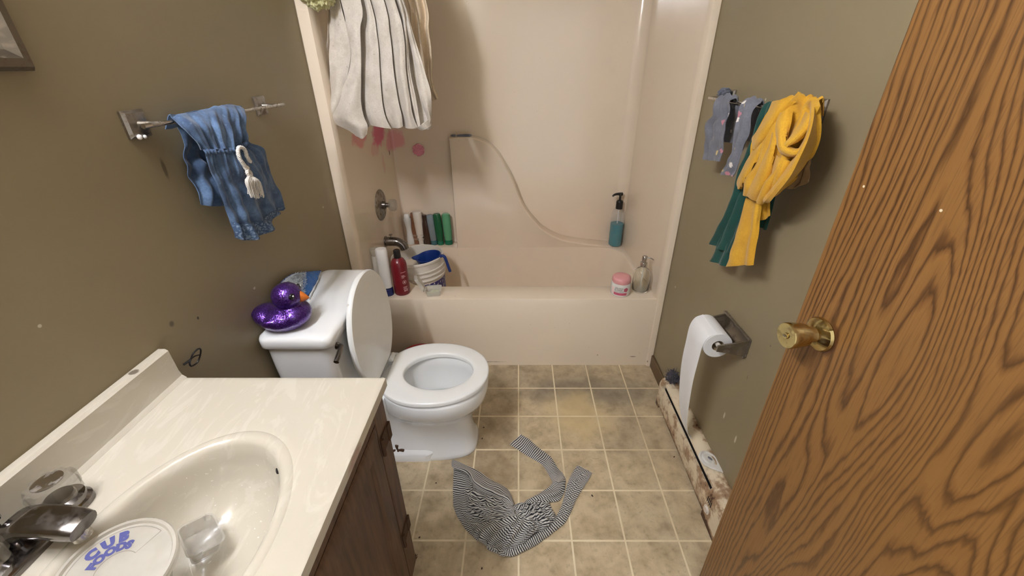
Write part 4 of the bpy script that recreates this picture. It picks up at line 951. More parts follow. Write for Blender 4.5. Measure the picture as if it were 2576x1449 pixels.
t = thing('wire_loop', 'black looped wire on the left wall just past the backsplash', 'wire', (-0.79,0.7526,0.8202))
b = BM(); tube(b, curve([(-0.794,0.7368,0.8213), (-0.79,0.7436,0.8228), (-0.785,0.7514,0.826)], 6), .0025, 6)
tube(b, curve([(-0.785,0.7514,0.826), (-0.78,0.7582,0.8373), (-0.778,0.7728,0.8401), (-0.778,0.7787,0.833), (-0.78,0.7716,0.8191), (-0.783,0.7608,0.8084), (-0.786,0.7467,0.8092), (-0.786,0.7452,0.819), (-0.785,0.7514,0.826)], 30), .002, 6)
tube(b, curve([(-0.785,0.7514,0.826), (-0.781,0.7602,0.8284), (-0.779,0.77,0.8241)], 6), .0016, 6)
obj('wire', b, M_['black'], t)

# ================================================================== HEATER AND PAPER
HY0, HY1 = .79, 1.432
t = thing('baseboard_heater', 'rusty white baseboard heater along the right wall', 'heater', (.70, 1.11, 0))
ex = lambda bm, pf, y0, y1, n=1: loft(bm, [[(x, y0+(y1-y0)*k/n, z) for x, z in pf] for k in range(n+1)])
obj('top_cover', ex(BM(), [(XR-.0005,.02),(XR-.0005,.166),(.716,.168),(.690,.162),(.676,.150),(.674,.143),(.678,.143),(.692,.152),(.715,.158),(.719,.157),(.719,.02)], HY0+.004, HY1-.006), M_['heater'], t, 30)
obj('front_panel', ex(BM(), [(.668,.012),(.666,.020),(.666,.118),(.669,.124),(.675,.124),(.675,.120),(.671,.116),(.671,.012)], HY0+.10, HY1-.03), M_['heater'], t, 30)
obj('heating_fins', ex(BM(), [(.682,.04),(.682,.125),(.712,.125),(.712,.04)], HY0+.02, HY1-.02), M_['dark'], t, 0)
pf = [(XR-.0005,0),(XR-.0005,.168),(.690,.164),(.672,.150),(.664,.128),(.664,0)]
obj('end_cap', ex(BM(), pf, HY1-.032, HY1), M_['heater'], t, 30, bevel=.001)
bm = BM(); ex(bm, [(.662,0),(.662,.128),(.672,.150),(.690,.164),(.692,.160),(.676,.147),(.667,.126),(.667,0)], HY0+.004, HY0+.10); q = obj('control_panel', bm, M_['heater'], t, 30)
for k in range(4): 
    bm = BM(); box(bm, .6606, .6625, HY0+.064+.008*k, HY0+.067+.008*k, .092, .118); obj('vent_slot', bm, M_['dark'], q, 0)
bm = BM(); lathe(bm, [(.015,0),(.017,.001),(.016,.003)], (.662, .868, .062), (-1, 0, 0), 28); lathe(bm, [(.012,.002),(.0115,.007),(0,.0075)], (.662, .868, .062), (-1, 0, 0), 24); q = obj('thermostat_knob', bm, M_['offwhite'], t); q['label'] = 'round cream thermostat knob'
obj('wall_cover', ex(BM(), [(XR-.001,0),(XR-.001,.15),(.70,.15),(.668,.10),(.668,0)], HY0-.03, HY0+.003), M_['brown_trim'], t, 20)

t = thing('paper_holder', 'tarnished metal toilet paper holder on the right wall', 'toilet paper holder', (XR, 1.09, .655))
bm = BM(); loft(bm, [[(x, y, z) for y, z in ((1.005,.622),(1.172,.622),(1.172,.692),(1.005,.692))] for x in (XR-.0005, XR-.004)]); obj('back_plate', bm, M_['dirty'], t, 20, bevel=.001)
bm = BM(); box(bm, XR-.012, XR-.003, 1.005, 1.172, .688, .694); box(bm, XR-.012, XR-.003, 1.005, 1.172, .620, .626); obj('rim', bm, M_['dirty'], t, 20, bevel=.001)
for y in (1.012, 1.164):
    bm = BM(); loft(bm, [[(x, yy, z) for yy, z in ((y-.0025, .655-h), (y+.0025, .655-h), (y+.0025, .655+h), (y-.0025, .655+h))] for x, h in ((XR-.003,.034),(XR-.05,.020),(XR-.085,.014),(XR-.098,.012))]); obj('arm', bm, M_['dirty'], t, 20, bevel=.001)
b = BM(); lathe(b, [(.0075,1.0155),(.0075,1.1605)], (XR-.086, 0, .655), (0, 1, 0), 16); obj('roller', b, M_['offwhite'], t)
rcx, rcz = XR-.086, .651
t = thing('toilet_paper', 'white toilet paper roll with a long strip hanging down to the heater', 'toilet paper', (rcx, 1.085, rcz))
b = BM(); lathe(b, [(.019,1.030),(.045,1.030),(.0455,1.032),(.0455,1.142),(.045,1.144),(.019,1.144),(.019,1.030)], (rcx, 0, rcz), (0, 1, 0), 48, False, False); bmesh.ops.remove_doubles(b, verts=b.verts[:], dist=1e-6); obj('roll', b, M_['paper'], t, 40)
b = BM(); lathe(b, [(.0185,1.0303),(.0192,1.0303),(.0192,1.1437),(.0185,1.1437),(.0185,1.0303)], (rcx, 0, rcz), (0, 1, 0), 32, False, False); obj('cardboard_core', b, M_['card'], t, 60)
rows = []
for k, (x, z, ya, yb) in enumerate([(rcx-.010, rcz+.0460, 1.031, 1.143), (rcx-.035, rcz+.033, 1.031, 1.143), (rcx-.0472, rcz, 1.031, 1.143), (rcx-.048, rcz-.06, 1.032, 1.142), (rcx-.046, .50, 1.034, 1.141), (rcx-.036, .40, 1.040, 1.138), (rcx-.020, .30, 1.052, 1.132), (rcx+.002, .22, 1.066, 1.124), (rcx+.020, .182, 1.076, 1.112), (rcx+.030, .1675, 1.078, 1.100)]):
    rows.append([(x, ya, z), (x-.002, (ya+yb)/2, z), (x, yb, z)])
b = BM(); patch(b, rows, 16, 60, lambda u, v: .004*sin(5*u+3*v)*v, bdir=(-1, 0, 0)); obj('hanging_strip', b, M_['paper'], t, 0, solid=.0008, recalc=False)

t = thing('plastic_dish', 'white teardrop-shaped plastic dish lying on the baseboard heater', 'dish', (.695, .985, .168))
Ml = Matrix.Translation((.694, .985, .1665)) @ Matrix.Rotation(radians(8), 4, 'Y') @ Matrix.Rotation(radians(-55), 4, 'Z')
def tear(s, z, tip=1.0):
    out = []
    for i in range(40):
        a = 2*pi*i/40; r = .036*s; e = .026*s*tip*max(0, cos(a))**7
        out.append(Ml @ Vector(((r+e)*cos(a), r*sin(a), z)))
    return out
b = BM(); loft(b, [tear(.96,0), tear(1.0,.002), tear(.98,.006), tear(.90,.0075,.6), tear(.80,.0070,.2), tear(.76,.003,0), tear(.60,.0035,0), tear(.5,.008,0), tear(.3,.0085,0)]); 
for v in b.verts: v.co.z += .0022*noise.noise(v.co*70)
obj('dish_body', b, M_['white'], t, 50)
b = BM(); bmesh.ops.create_icosphere(b, subdivisions=2, radius=1, matrix=Ml @ Matrix.Translation((.002, .004, .0085)) @ Matrix.Diagonal((.010, .005, .003, 1))); q = obj('grey_smear', b, plain('grey_residue', srgb(110,112,122), .7, .2), t)

t = thing('lint_clump', 'dark fluffy lint clump on the far end of the heater', 'lint', (.705, 1.395, .166))
b = BM(); bmesh.ops.create_icosphere(b, subdivisions=3, radius=.026, matrix=Matrix.Translation((.702, 1.398, .188)))
for v in b.verts: v.co += (v.co-Vector((.702, 1.398, .188)))*noise.noise(v.co*120)*.7
for k in range(170):
    a, e = random.uniform(0, 2*pi), random.uniform(-.25, 1.4); d = Vector((cos(a)*cos(e)*.9, sin(a)*cos(e)*1.15, sin(e)*1.1)); q = Vector((.702, 1.398, .186)); s = random.uniform(.028, .040)
    tan = Vector((random.uniform(-1, 1), random.uniform(-1, 1), random.uniform(-1, 1)))*.012
    tube(b, curve([q+d*.012, q+d*s*.7+tan*.6, q+d*s+tan], 5), [.0012, .0011, .001, .0008, .0005], 4)
for v in b.verts: v.co.x = min(v.co.x, XR-.001); v.co.z = max(v.co.z, .1655)
obj('lint', b, M_['lint'], t, 0)

# ================================================================== TOWEL BARS
def bar_thing(label, x, xw, ys, z, ye):
    sg = 1 if xw < 0 else -1
    t = thing('towel_bar', label, 'towel bar', (xw, sum(ys)/2, z))
    for y in ys:
        b = BM(); loft(b, [[(xw+sg*px, yy, zz) for yy, zz in ((y-h, z-h), (y+h, z-h), (y+h, z+h), (y-h, z+h))] for px, h in ((.0006,.027),(.005,.027),(.010,.022),(.012,.012))]); p = obj('mounting_plate', b, M_['dirty'], t, 20)
        b = BM(); lathe(b, [(.008,.008),(.0055,.014),(.0055,abs(x-xw)+.001),(.0,abs(x-xw)+.004)], (xw, y, z), (sg, 0, 0), 16); obj('post', b, M_['dirty'], t, 40)
    b = BM(); lathe(b, [(.0048, ye[0]), (.0048, ye[1])], (x, 0, z), (0, 1, 0), 14); obj('bar', b, M_['chrome'], t)
    return t
LB = bar_thing('tarnished towel bar on the left wall holding the blue dress', -.749, XL, (.875, 1.325), 1.3435, (.838, 1.372))
b = BM()
for y, z, r in ((.862, 1.3195, .0055), (.875, 1.3185, .004)): ell(b, (XL+.012, y, z), (r*.8, r, r), None, 2)
q = obj('paint_drip', b, M_['paper'], LB, 180); q['label'] = 'white paint drips on the near plate'
RBt = bar_thing('slim towel bar on the right wall holding three garments', .655, XR, (1.035, 1.478), 1.352, (1.02, 1.49))

# ---- blue dress
t = thing('dress', 'blue chambray dress with white cord belt hanging over the left towel bar', 'dress', (-.715, .99, 1.35))
D = [[(-0.739,0.9123,1.3491),(-0.739,0.9738,1.3508),(-0.739,1.0495,1.3538),(-0.739,1.1064,1.3563),(-0.739,1.1569,1.3472)],
  [(-0.725,0.91,1.3316),(-0.723,0.9688,1.3315),(-0.721,1.0197,1.3309),(-0.723,1.0836,1.3323),(-0.725,1.1269,1.3253)],
  [(-0.721,0.9215,1.3047),(-0.719,0.9646,1.3034),(-0.717,1.0076,1.302),(-0.719,1.0656,1.3001),(-0.721,1.1071,1.2974)],
  [(-0.721,0.9354,1.2797),(-0.717,0.9642,1.2762),(-0.713,0.9995,1.2719),(-0.717,1.051,1.2683),(-0.721,1.0988,1.2772)]]
D = [[(-.767, p[1], p[2]-.022) for p in D[0]], [(-.750, p[1], p[2]+.005) for p in D[0]]] + D
def f_top(u, v):
    return (.0045*sin(2*pi*(6.0*u+.9*v)+2*sin(5*v))+.002*sin(2*pi*11*u+3))*max(0, (v-.22))*1.5
bm = BM(); patch(bm, D, 70, 60, f_top, wrinkle=.006, wscale=28, bdir=(1, 0, 0))
b0 = obj('bodice', bm, M_['denim'], t, 0, solid=.0018, recalc=False)
Wb = [[(-0.717,0.9297,1.2813),(-0.7142,0.9607,1.2774),(-0.7114,0.9975,1.2729),(-0.7114,1.0382,1.2702),(-0.7142,1.075,1.2748),(-0.717,1.0948,1.2803)],
  [(-0.716,0.9292,1.2755),(-0.7128,0.9579,1.2718),(-0.7096,0.9942,1.2674),(-0.7096,1.0347,1.2643),(-0.7128,1.0717,1.2678),(-0.716,1.0929,1.2735)],
  [(-0.717,0.9311,1.2687),(-0.7142,0.9594,1.2649),(-0.7114,0.9959,1.2608),(-0.7114,1.0365,1.2574),(-0.7142,1.0725,1.26),(-0.717,1.0937,1.2657)]]
bm = BM(); patch(bm, Wb, 70, 10, lambda u, v: .0022*sin(2*pi*16*u)+.002*sin(pi*v), bdir=(1, 0, 0)); q = obj('waistband', bm, M_['denim_waist'], t, 0, solid=.002, recalc=False)
SK = [[(-0.719,0.9336,1.2703),(-0.7162,0.9623,1.2666),(-0.7134,0.9997,1.2624),(-0.7134,1.0405,1.2591),(-0.7162,1.077,1.2623),(-0.719,1.1017,1.2706)],
  [(-0.719,0.9328,1.2492),(-0.7142,0.9615,1.246),(-0.7094,0.9938,1.2407),(-0.7094,1.0327,1.2371),(-0.7142,1.0816,1.2367),(-0.719,1.1488,1.2418)],
  [(-0.721,0.9372,1.2202),(-0.7154,0.9642,1.2137),(-0.7098,0.994,1.2079),(-0.7098,1.0358,1.2026),(-0.7154,1.0984,1.201),(-0.721,1.1576,1.1808)],
  [(-0.723,0.9428,1.1839),(-0.7174,0.9694,1.1734),(-0.7118,1.0002,1.1663),(-0.7118,1.0431,1.1591),(-0.7174,1.1096,1.1477),(-0.723,1.1713,1.1311)],
  [(-0.725,0.9471,1.1433),(-0.7194,0.9746,1.1313),(-0.7138,1.0057,1.1212),(-0.7138,1.0531,1.1127),(-0.7194,1.1152,1.1039),(-0.725,1.1829,1.0868)],
  [(-0.727,0.9516,1.1008),(-0.721,0.9759,1.0853),(-0.715,1.0088,1.0765),(-0.715,1.0588,1.0689),(-0.721,1.124,1.0718),(-0.727,1.1826,1.0639)],
  [(-0.729,0.9538,1.0565),(-0.7234,0.9746,1.0401),(-0.7178,1.0153,1.0313),(-0.7178,1.0813,1.0314),(-0.7234,1.1389,1.0537),(-0.729,1.178,1.0558)]]
def f_sk(u, v):
    return (.0060*sin(2*pi*(4.2*u-.25*v)+1.2*sin(3*v))*(.35+v*.8)+.003*sin(2*pi*13*u+1)*(1-v)**3 - .010*exp(-((u-.70-.06*v)/.06)**2)*min(1, v*1.4)*(1-.8*v**6))
bm = BM(); patch(bm, SK, 90, 90, f_sk, wrinkle=.007, wscale=30, bdir=(1, 0, 0)); obj('skirt', bm, M_['denim'], t, 0, solid=.0018, recalc=False)
def m_eyelet():
    t2 = NT('embroidered_hem'); n = t2.noise(150, 3, .7); c = t2.mix(t2.mapr(n, .48, .62), srgb(62,84,114), srgb(124,142,166)); t2.bump(n, .5, .002); return t2.done(c, .9)
M_['hem'] = m_eyelet()
SH = [[tuple(Vector(a).lerp(Vector(b2), k)+Vector((.0022, 0, 0))) for a, b2 in zip(SK[4], SK[6])] for k in (.42, .62, .82, 1.0)]
SH[3] = [tuple(Vector(p)+Vector((.0022, 0, 0))) for p in SK[6]]
mid = [tuple(Vector(p)+Vector((.0022, 0, 0))) for p in SK[5]]
SH = [mid, [tuple(Vector(a).lerp(Vector(b2), .5)) for a, b2 in zip(mid, SH[3])], SH[3]]
bm = BM(); patch(bm, SH, 90, 24, lambda u, v: f_sk(u, 5/6+v/6)+.0012, wrinkle=.007, wscale=30, bdir=(1, 0, 0)); q = obj('embroidered_hem', bm, M_['hem'], t, 0, solid=.0012, recalc=False); q['label'] = 'hem band with pale embroidery'
BK = [[(-0.768,0.9471,1.3434),(-0.768,1.0076,1.3384),(-0.768,1.0935,1.3378)],
  [(-0.78,0.9635,1.3143),(-0.78,1.0163,1.3071),(-0.78,1.0933,1.3024)],
  [(-0.7848,0.9619,1.2822),(-0.7848,1.0112,1.268),(-0.7848,1.0797,1.262)],
  [(-0.7848,0.945,1.2537),(-0.7848,1.0039,1.2372),(-0.7848,1.071,1.2263)],
  [(-0.7824,0.9409,1.2223),(-0.774,0.9827,1.2093),(-0.7656,1.0361,1.1963)],
  [(-0.78,0.9451,1.1922),(-0.7728,0.9828,1.179),(-0.7656,1.0302,1.166)],
  [(-0.7776,0.9455,1.1637),(-0.7716,0.9751,1.1502),(-0.7656,1.0157,1.1378)],
  [(-0.7776,0.9478,1.1462),(-0.7716,0.972,1.1354),(-0.7656,1.0009,1.1277)]]
bm = BM(); patch(bm, BK, 44, 64, lambda u, v: (.007*sin(2*pi*2.2*u+4*v)*v + .006*sin(9*v+4*u)*v), wrinkle=.016, wscale=28, bdir=(1, 0, 0)); obj('back_panel', bm, M_['denim'], t, 0, solid=.0018, recalc=False)
# braided cord with tassel
def braid(bm, P, r, amp=.0022, per=.011):
    pts = curve(P, 60); L = [0]
    for a, b2 in zip(pts, pts[1:]): L.append(L[-1]+(b2-a).length)
    for ph in (0, 2*pi/3, 4*pi/3):
        out = []
        for i, p in enumerate(pts):
            d = (pts[min(i+1, 59)]-pts[max(i-1, 0)]).normalized(); a, b2, _ = frame_from(d, (1, 0, 0)); q = 2*pi*L[i]/per+ph; out.append(p+a*amp*cos(q)+b2*amp*sin(q))
        tube(bm, out, r, 7)
bm = BM(); px = -.670
braid(bm, [[(-0.691,1.0424,1.2305),(-0.691,1.0348,1.2457),(-0.691,1.0349,1.2606),(-0.691,1.027,1.2694),(-0.691,1.0137,1.2717),(-0.691,1.0054,1.2602),(-0.691,1.0066,1.2439),(-0.691,1.0137,1.229),(-0.691,1.0237,1.2192),(-0.691,1.0165,1.2102),(-0.691,1.0207,1.1984)]][0], .0028)
braid(bm, [[(-0.693,1.0102,1.2651),(-0.693,1.0072,1.2482),(-0.693,1.0158,1.2316),(-0.693,1.0192,1.2187),(-0.693,1.031,1.2068),(-0.693,1.0306,1.196)]][0], .0026)
q = obj('braided_cord', bm, M_['cord'], t, 60); q['label'] = 'white braided cord'
bm = BM(); top = Vector((-0.691,1.0226,1.1988))
for k in range(64):
    e = [[(-0.691,1.0024,1.1577),(-0.691,1.0219,1.144),(-0.691,1.0522,1.14)]][0]; uu = random.random(); en = cr([Vector(p) for p in e], uu)+Vector((random.uniform(-.008, .006), 0, random.uniform(-.006, .010)))
    m1 = cr([Vector(p) for p in [[(-0.687,0.9986,1.1931),(-0.687,1.0183,1.1865),(-0.687,1.0427,1.1819)]][0]], min(1, max(0, uu+random.uniform(-.15, .15))))+Vector((random.uniform(-.004, .006), 0, 0))
    tube(bm, curve([top+Vector((random.uniform(-.003, .003), random.uniform(-.004, .004), random.uniform(-.002, .004))), m1, en], 8), .0014, 5)
q = obj('tassel', bm, M_['cord'], t, 60); q['label'] = 'frayed white tassel'

# ---- grey floral trousers
t = thing('trousers', 'small grey floral trousers at the far end of right towel bar', 'trousers', (.65, 1.41, 1.35))
L1 = [[(0.64,1.4008,1.3512),(0.64,1.3564,1.3589),(0.64,1.3016,1.354)],
  [(0.632,1.3868,1.3298),(0.632,1.331,1.3344),(0.632,1.2804,1.3405)],
  [(0.632,1.3795,1.3057),(0.632,1.3273,1.3089),(0.632,1.2756,1.3142)],
  [(0.632,1.415,1.2763),(0.632,1.3363,1.2795),(0.632,1.281,1.2903)],
  [(0.634,1.411,1.244),(0.634,1.3348,1.2485),(0.634,1.2783,1.2589)],
  [(0.636,1.4057,1.2091),(0.636,1.3368,1.2142),(0.636,1.2814,1.2258)],
  [(0.638,1.4042,1.1612),(0.638,1.3453,1.1709),(0.638,1.2801,1.1812)]]
L2 = [[(0.64,1.2286,1.3555),(0.64,1.2001,1.3618),(0.64,1.1618,1.3542)],
  [(0.63,1.2206,1.3363),(0.63,1.1875,1.3393),(0.63,1.1554,1.3404)],
  [(0.628,1.2223,1.3086),(0.628,1.1815,1.3131),(0.628,1.1453,1.3172)],
  [(0.628,1.2118,1.2799),(0.628,1.1739,1.2832),(0.628,1.1396,1.2862)],
  [(0.63,1.2162,1.2447),(0.63,1.1789,1.2471),(0.63,1.1483,1.2522)],
  [(0.632,1.2254,1.2074),(0.632,1.1887,1.2106),(0.632,1.1514,1.2161)],
  [(0.634,1.2435,1.1729),(0.634,1.1977,1.1789),(0.634,1.1559,1.1862)],
  [(0.636,1.2743,1.1445),(0.636,1.2237,1.1523),(0.636,1.1732,1.1591)]]
MB_ = [[(0.668,1.3958,1.3352),(0.668,1.318,1.3432),(0.668,1.2395,1.3474),(0.668,1.1598,1.3451)],
  [(0.68,1.4003,1.2929),(0.68,1.3194,1.2977),(0.68,1.2416,1.3063),(0.68,1.1774,1.3099)],
  [(0.682,1.3792,1.2527),(0.682,1.3038,1.2591),(0.682,1.2509,1.2706),(0.682,1.1783,1.277)],
  [(0.682,1.3749,1.2251),(0.682,1.3123,1.2322),(0.682,1.2529,1.2506),(0.682,1.1808,1.2391)]]
tp = lambda g: [[(p[0]+.034, p[1], p[2]-.025) for p in g[0]], [(p[0]+.016, p[1], p[2]+.008) for p in g[0]]]+g
bm = BM(); patch(bm, tp(L1), 30, 50, lambda u, v: .005*sin(2*pi*2*u+3*v), wrinkle=.007, wscale=30, bdir=(-1, 0, 0)); obj('leg', bm, M_['floral'], t, 0, solid=.002, recalc=False)
bm = BM(); patch(bm, tp(L2), 30, 54, lambda u, v: .005*sin(2*pi*1.7*u+3*v+1), wrinkle=.007, wscale=30, bdir=(-1, 0, 0)); obj('leg', bm, M_['floral'], t, 0, solid=.002, recalc=False)
bm = BM(); patch(bm, MB_, 40, 40, lambda u, v: .006*sin(2*pi*3*u+2*v), wrinkle=.006, wscale=30, bdir=(-1, 0, 0)); obj('seat', bm, M_['floral'], t, 0, solid=.002, recalc=False)

# ---- green top
t = thing('green_top', 'dark green long-sleeved top hanging behind the mustard one', 'top', (.655, 1.21, 1.35))
GS = [[(0.648,1.1359,1.3539),(0.648,1.111,1.3582),(0.648,1.0699,1.3607)],
  [(0.642,1.1315,1.3238),(0.642,1.0972,1.3275),(0.642,1.0447,1.3315)],
  [(0.642,1.1382,1.2828),(0.642,1.0907,1.2895),(0.642,1.0387,1.2969)],
  [(0.644,1.1497,1.2334),(0.644,1.0973,1.243),(0.644,1.0438,1.2529)],
  [(0.646,1.1652,1.188),(0.646,1.1058,1.1974),(0.646,1.0507,1.2097)],
  [(0.648,1.1722,1.1381),(0.648,1.1194,1.1441),(0.648,1.0561,1.1611)],
  [(0.65,1.1794,1.0857),(0.65,1.1356,1.0908),(0.65,1.0723,1.1027)],
  [(0.652,1.1986,1.0265),(0.652,1.1491,1.0351),(0.652,1.0832,1.0503)],
  [(0.654,1.223,0.9709),(0.654,1.1651,0.9797),(0.654,1.0947,0.9948)],
  [(0.656,1.2513,0.9112),(0.656,1.178,0.9223),(0.656,1.1192,0.9346)]]
GC = [[(0.664,1.2168,0.9638),(0.664,1.1713,0.9679),(0.664,1.1286,0.9717)],
  [(0.664,1.2232,0.9073),(0.664,1.1745,0.919),(0.664,1.1365,0.9267)],
  [(0.662,1.2282,0.8746),(0.662,1.1795,0.8898),(0.662,1.138,0.9022)],
  [(0.662,1.2355,0.8531),(0.662,1.1833,0.868),(0.662,1.1386,0.8796)]]
GB = [[(0.685,1.0882,1.1447),(0.685,1.0646,1.1512),(0.685,1.0328,1.1637)],
  [(0.688,1.0876,1.1057),(0.688,1.058,1.1149),(0.688,1.0422,1.1351)],
  [(0.688,1.0822,1.0671),(0.688,1.0565,1.0721),(0.688,1.0387,1.0901)],
  [(0.688,1.0771,1.0401),(0.688,1.0581,1.041),(0.688,1.0383,1.0433)]]
bm = BM(); patch(bm, tp(GS), 40, 80, lambda u, v: .007*sin(2*pi*2.3*u+1.5*v)*min(1, v*2), wrinkle=.004, wscale=20, bdir=(-1, 0, 0)); obj('body', bm, M_['green'], t, 0, solid=.002, recalc=False)
bm = BM(); patch(bm, GC, 24, 24, lambda u, v: .005*sin(2*pi*1.6*u+1), wrinkle=.004, wscale=24, bdir=(-1, 0, 0)); obj('sleeve', bm, M_['green'], t, 0, solid=.002, recalc=False)
bm = BM(); patch(bm, GB, 20, 24, lambda u, v: .004*sin(2*pi*1.5*u), bdir=(-1, 0, 0)); obj('sleeve', bm, M_['green'], t, 0, solid=.002, recalc=False)

# ---- mustard top
t = thing('mustard_top', 'mustard yellow top bunched over the near end of right towel bar', 'top', (.655, 1.10, 1.35))
YM = [[(0.65,1.0516,1.3739),(0.65,1.0218,1.3788),(0.65,0.985,1.3761),(0.65,0.9564,1.3758),(0.65,0.9341,1.3747)],
  [(0.632,1.0579,1.357),(0.6285,1.0017,1.3572),(0.625,0.9552,1.357),(0.6285,0.9271,1.3651),(0.632,0.8943,1.3626)],
  [(0.626,1.0839,1.3207),(0.6205,1.0144,1.3225),(0.615,0.9479,1.3261),(0.6215,0.9127,1.3403),(0.628,0.8781,1.3442)],
  [(0.624,1.1094,1.2729),(0.616,1.0201,1.2803),(0.608,0.9386,1.2905),(0.618,0.9087,1.3069),(0.628,0.8727,1.3206)],
  [(0.626,1.1051,1.2362),(0.616,1.02,1.2439),(0.606,0.9377,1.2539),(0.618,0.91,1.2716),(0.63,0.8751,1.2896)],
  [(0.628,1.1174,1.2098),(0.617,1.0278,1.2184),(0.606,0.9424,1.2308),(0.62,0.9167,1.249),(0.634,0.8842,1.2648)],
  [(0.632,1.1434,1.1695),(0.62,1.0542,1.1801),(0.608,0.9629,1.1964),(0.623,0.935,1.2133),(0.638,0.9072,1.2419)],
  [(0.636,1.1496,1.1501),(0.624,1.0572,1.1571),(0.612,0.9761,1.1723),(0.626,0.9488,1.1867),(0.64,0.9278,1.2167)],
  [(0.645,1.1465,1.1287),(0.6325,1.075,1.1312),(0.62,0.9993,1.1388),(0.634,0.9794,1.1556),(0.648,0.9696,1.1758)]]
def f_ym(u, v): return .0095*sin(2*pi*(3.1*u+.55*v)+1.4*sin(3.2*v))*min(1, v*3+.2) - .012*exp(-((u-.58)/.10)**2-((v-.45)/.16)**2)
bm = BM(); patch(bm, [[(p[0]+.034, p[1]+.020, p[2]-.025) for p in YM[0]], [(p[0]+.016, p[1]+.008, p[2]+.006) for p in YM[0]]]+YM, 90, 90, f_ym, wrinkle=.006, wscale=16, bdir=(-1, 0, 0))
def fold(rows, b=.006, nu=18, nv=50): patch(bm, rows, nu, nv, bulge=b, wrinkle=.003, wscale=22, bdir=(-1, 0, 0))
fold([[(0.634,1.0802,1.3683),(0.618,1.0108,1.3758),(0.632,0.985,1.3761)],
  [(0.63,1.0882,1.335),(0.61,1.0133,1.3448),(0.622,0.9948,1.3541)],
  [(0.628,1.1055,1.294),(0.608,1.0308,1.3112),(0.618,1.0098,1.3308)],
  [(0.628,1.1169,1.2742),(0.608,1.0458,1.2832),(0.618,1.0185,1.3071)],
  [(0.634,1.1087,1.2487),(0.62,1.072,1.258),(0.624,1.0562,1.273)]])
fold([[(0.628,1.068,1.2772),(0.614,1.0233,1.2925),(0.622,1.0181,1.3174)],
  [(0.634,1.1139,1.2388),(0.614,1.0456,1.2564),(0.622,1.0281,1.2953)],
  [(0.636,1.1352,1.1995),(0.614,1.06,1.2184),(0.624,1.0403,1.2598)],
  [(0.638,1.1545,1.151),(0.618,1.0858,1.1726),(0.63,1.0693,1.2112)],
  [(0.642,1.1455,1.1291),(0.63,1.1139,1.143),(0.638,1.1095,1.1736)]])
fold([[(0.624,1.0285,1.2975),(0.61,0.9901,1.3076),(0.618,0.9839,1.3039)],
  [(0.624,1.0368,1.2531),(0.606,0.981,1.2588),(0.616,0.9772,1.2618)],
  [(0.628,1.0612,1.2025),(0.606,0.9864,1.2099),(0.618,0.9726,1.2132)],
  [(0.634,1.0882,1.1555),(0.61,1.0045,1.1675),(0.622,0.9837,1.1783)],
  [(0.642,1.1104,1.1276),(0.622,1.0361,1.1367),(0.632,1.0039,1.1373)]])
fold([[(0.622,0.9843,1.2593),(0.608,0.9288,1.2599),(0.618,0.9138,1.2563)],
  [(0.622,0.9886,1.2264),(0.606,0.929,1.2328),(0.618,0.9184,1.2363)],
  [(0.626,0.9851,1.1929),(0.61,0.9372,1.204),(0.622,0.9391,1.2106)],
  [(0.634,0.998,1.1551),(0.622,0.9644,1.1749),(0.632,0.9684,1.1861)]], .005)
fold([[(0.64,0.9433,1.3783),(0.628,0.9133,1.3805),(0.64,0.9178,1.3763)],
  [(0.628,0.9132,1.3457),(0.608,0.8683,1.3544),(0.634,0.8928,1.3527)],
  [(0.622,0.9054,1.3131),(0.602,0.8557,1.3175),(0.63,0.8788,1.317)],
  [(0.618,0.9098,1.2766),(0.598,0.8576,1.2802),(0.63,0.8824,1.2775)],
  [(0.616,0.9244,1.2361),(0.598,0.8718,1.2416),(0.632,0.8994,1.2395)],
  [(0.618,0.9471,1.2003),(0.602,0.9003,1.2051),(0.634,0.9278,1.2029)],
  [(0.626,0.9834,1.1593),(0.612,0.9415,1.1649),(0.638,0.9579,1.17)],
  [(0.64,1.0377,1.127),(0.628,0.9971,1.1384),(0.642,0.9958,1.145)]], .008)
fold([[(0.626,1.029,1.3455),(0.612,0.9809,1.3523),(0.62,0.9691,1.3617)],
  [(0.618,1.0126,1.3226),(0.602,0.9639,1.3296),(0.612,0.9504,1.3364)],
  [(0.612,0.9861,1.2969),(0.598,0.9442,1.3043),(0.608,0.9421,1.3078)],
  [(0.61,0.9685,1.2794),(0.594,0.923,1.2872),(0.604,0.9272,1.2919)],
  [(0.61,0.9429,1.2694),(0.594,0.899,1.2797),(0.604,0.9103,1.2872)],
  [(0.614,0.908,1.2683),(0.598,0.8814,1.2809),(0.608,0.8947,1.2889)],
  [(0.622,0.8981,1.2788),(0.606,0.8738,1.2905),(0.614,0.8876,1.2994)]], .006, 18, 60)
fold([[(0.626,0.9317,1.3589),(0.612,0.8911,1.3568),(0.622,0.8844,1.3478)],
  [(0.614,0.9218,1.3366),(0.6,0.8813,1.3345),(0.612,0.8785,1.326)],
  [(0.606,0.9247,1.3124),(0.592,0.8882,1.3116),(0.604,0.8899,1.3052)],
  [(0.6,0.9278,1.2907),(0.59,0.9081,1.2923),(0.6,0.9168,1.2895)]], .004, 16, 30)
obj('body', bm, M_['yellow'], t, 0, solid=.0018, recalc=False)
YS = [[(0.645,1.1001,1.1179),(0.635,1.0451,1.1267),(0.645,1.0291,1.139)],
  [(0.64,1.0869,1.0737),(0.628,1.0259,1.0946),(0.64,1.0121,1.1107)],
  [(0.64,1.0857,1.0327),(0.628,1.0211,1.0572),(0.64,1.0046,1.079)],
  [(0.642,1.091,0.9788),(0.63,1.0207,1.0129),(0.642,0.9934,1.0404)],
  [(0.644,1.102,0.9333),(0.634,1.0261,0.9707),(0.644,0.9865,0.9992)],
  [(0.646,1.1082,0.8948),(0.638,1.0263,0.9399),(0.646,0.9796,0.9645)]]
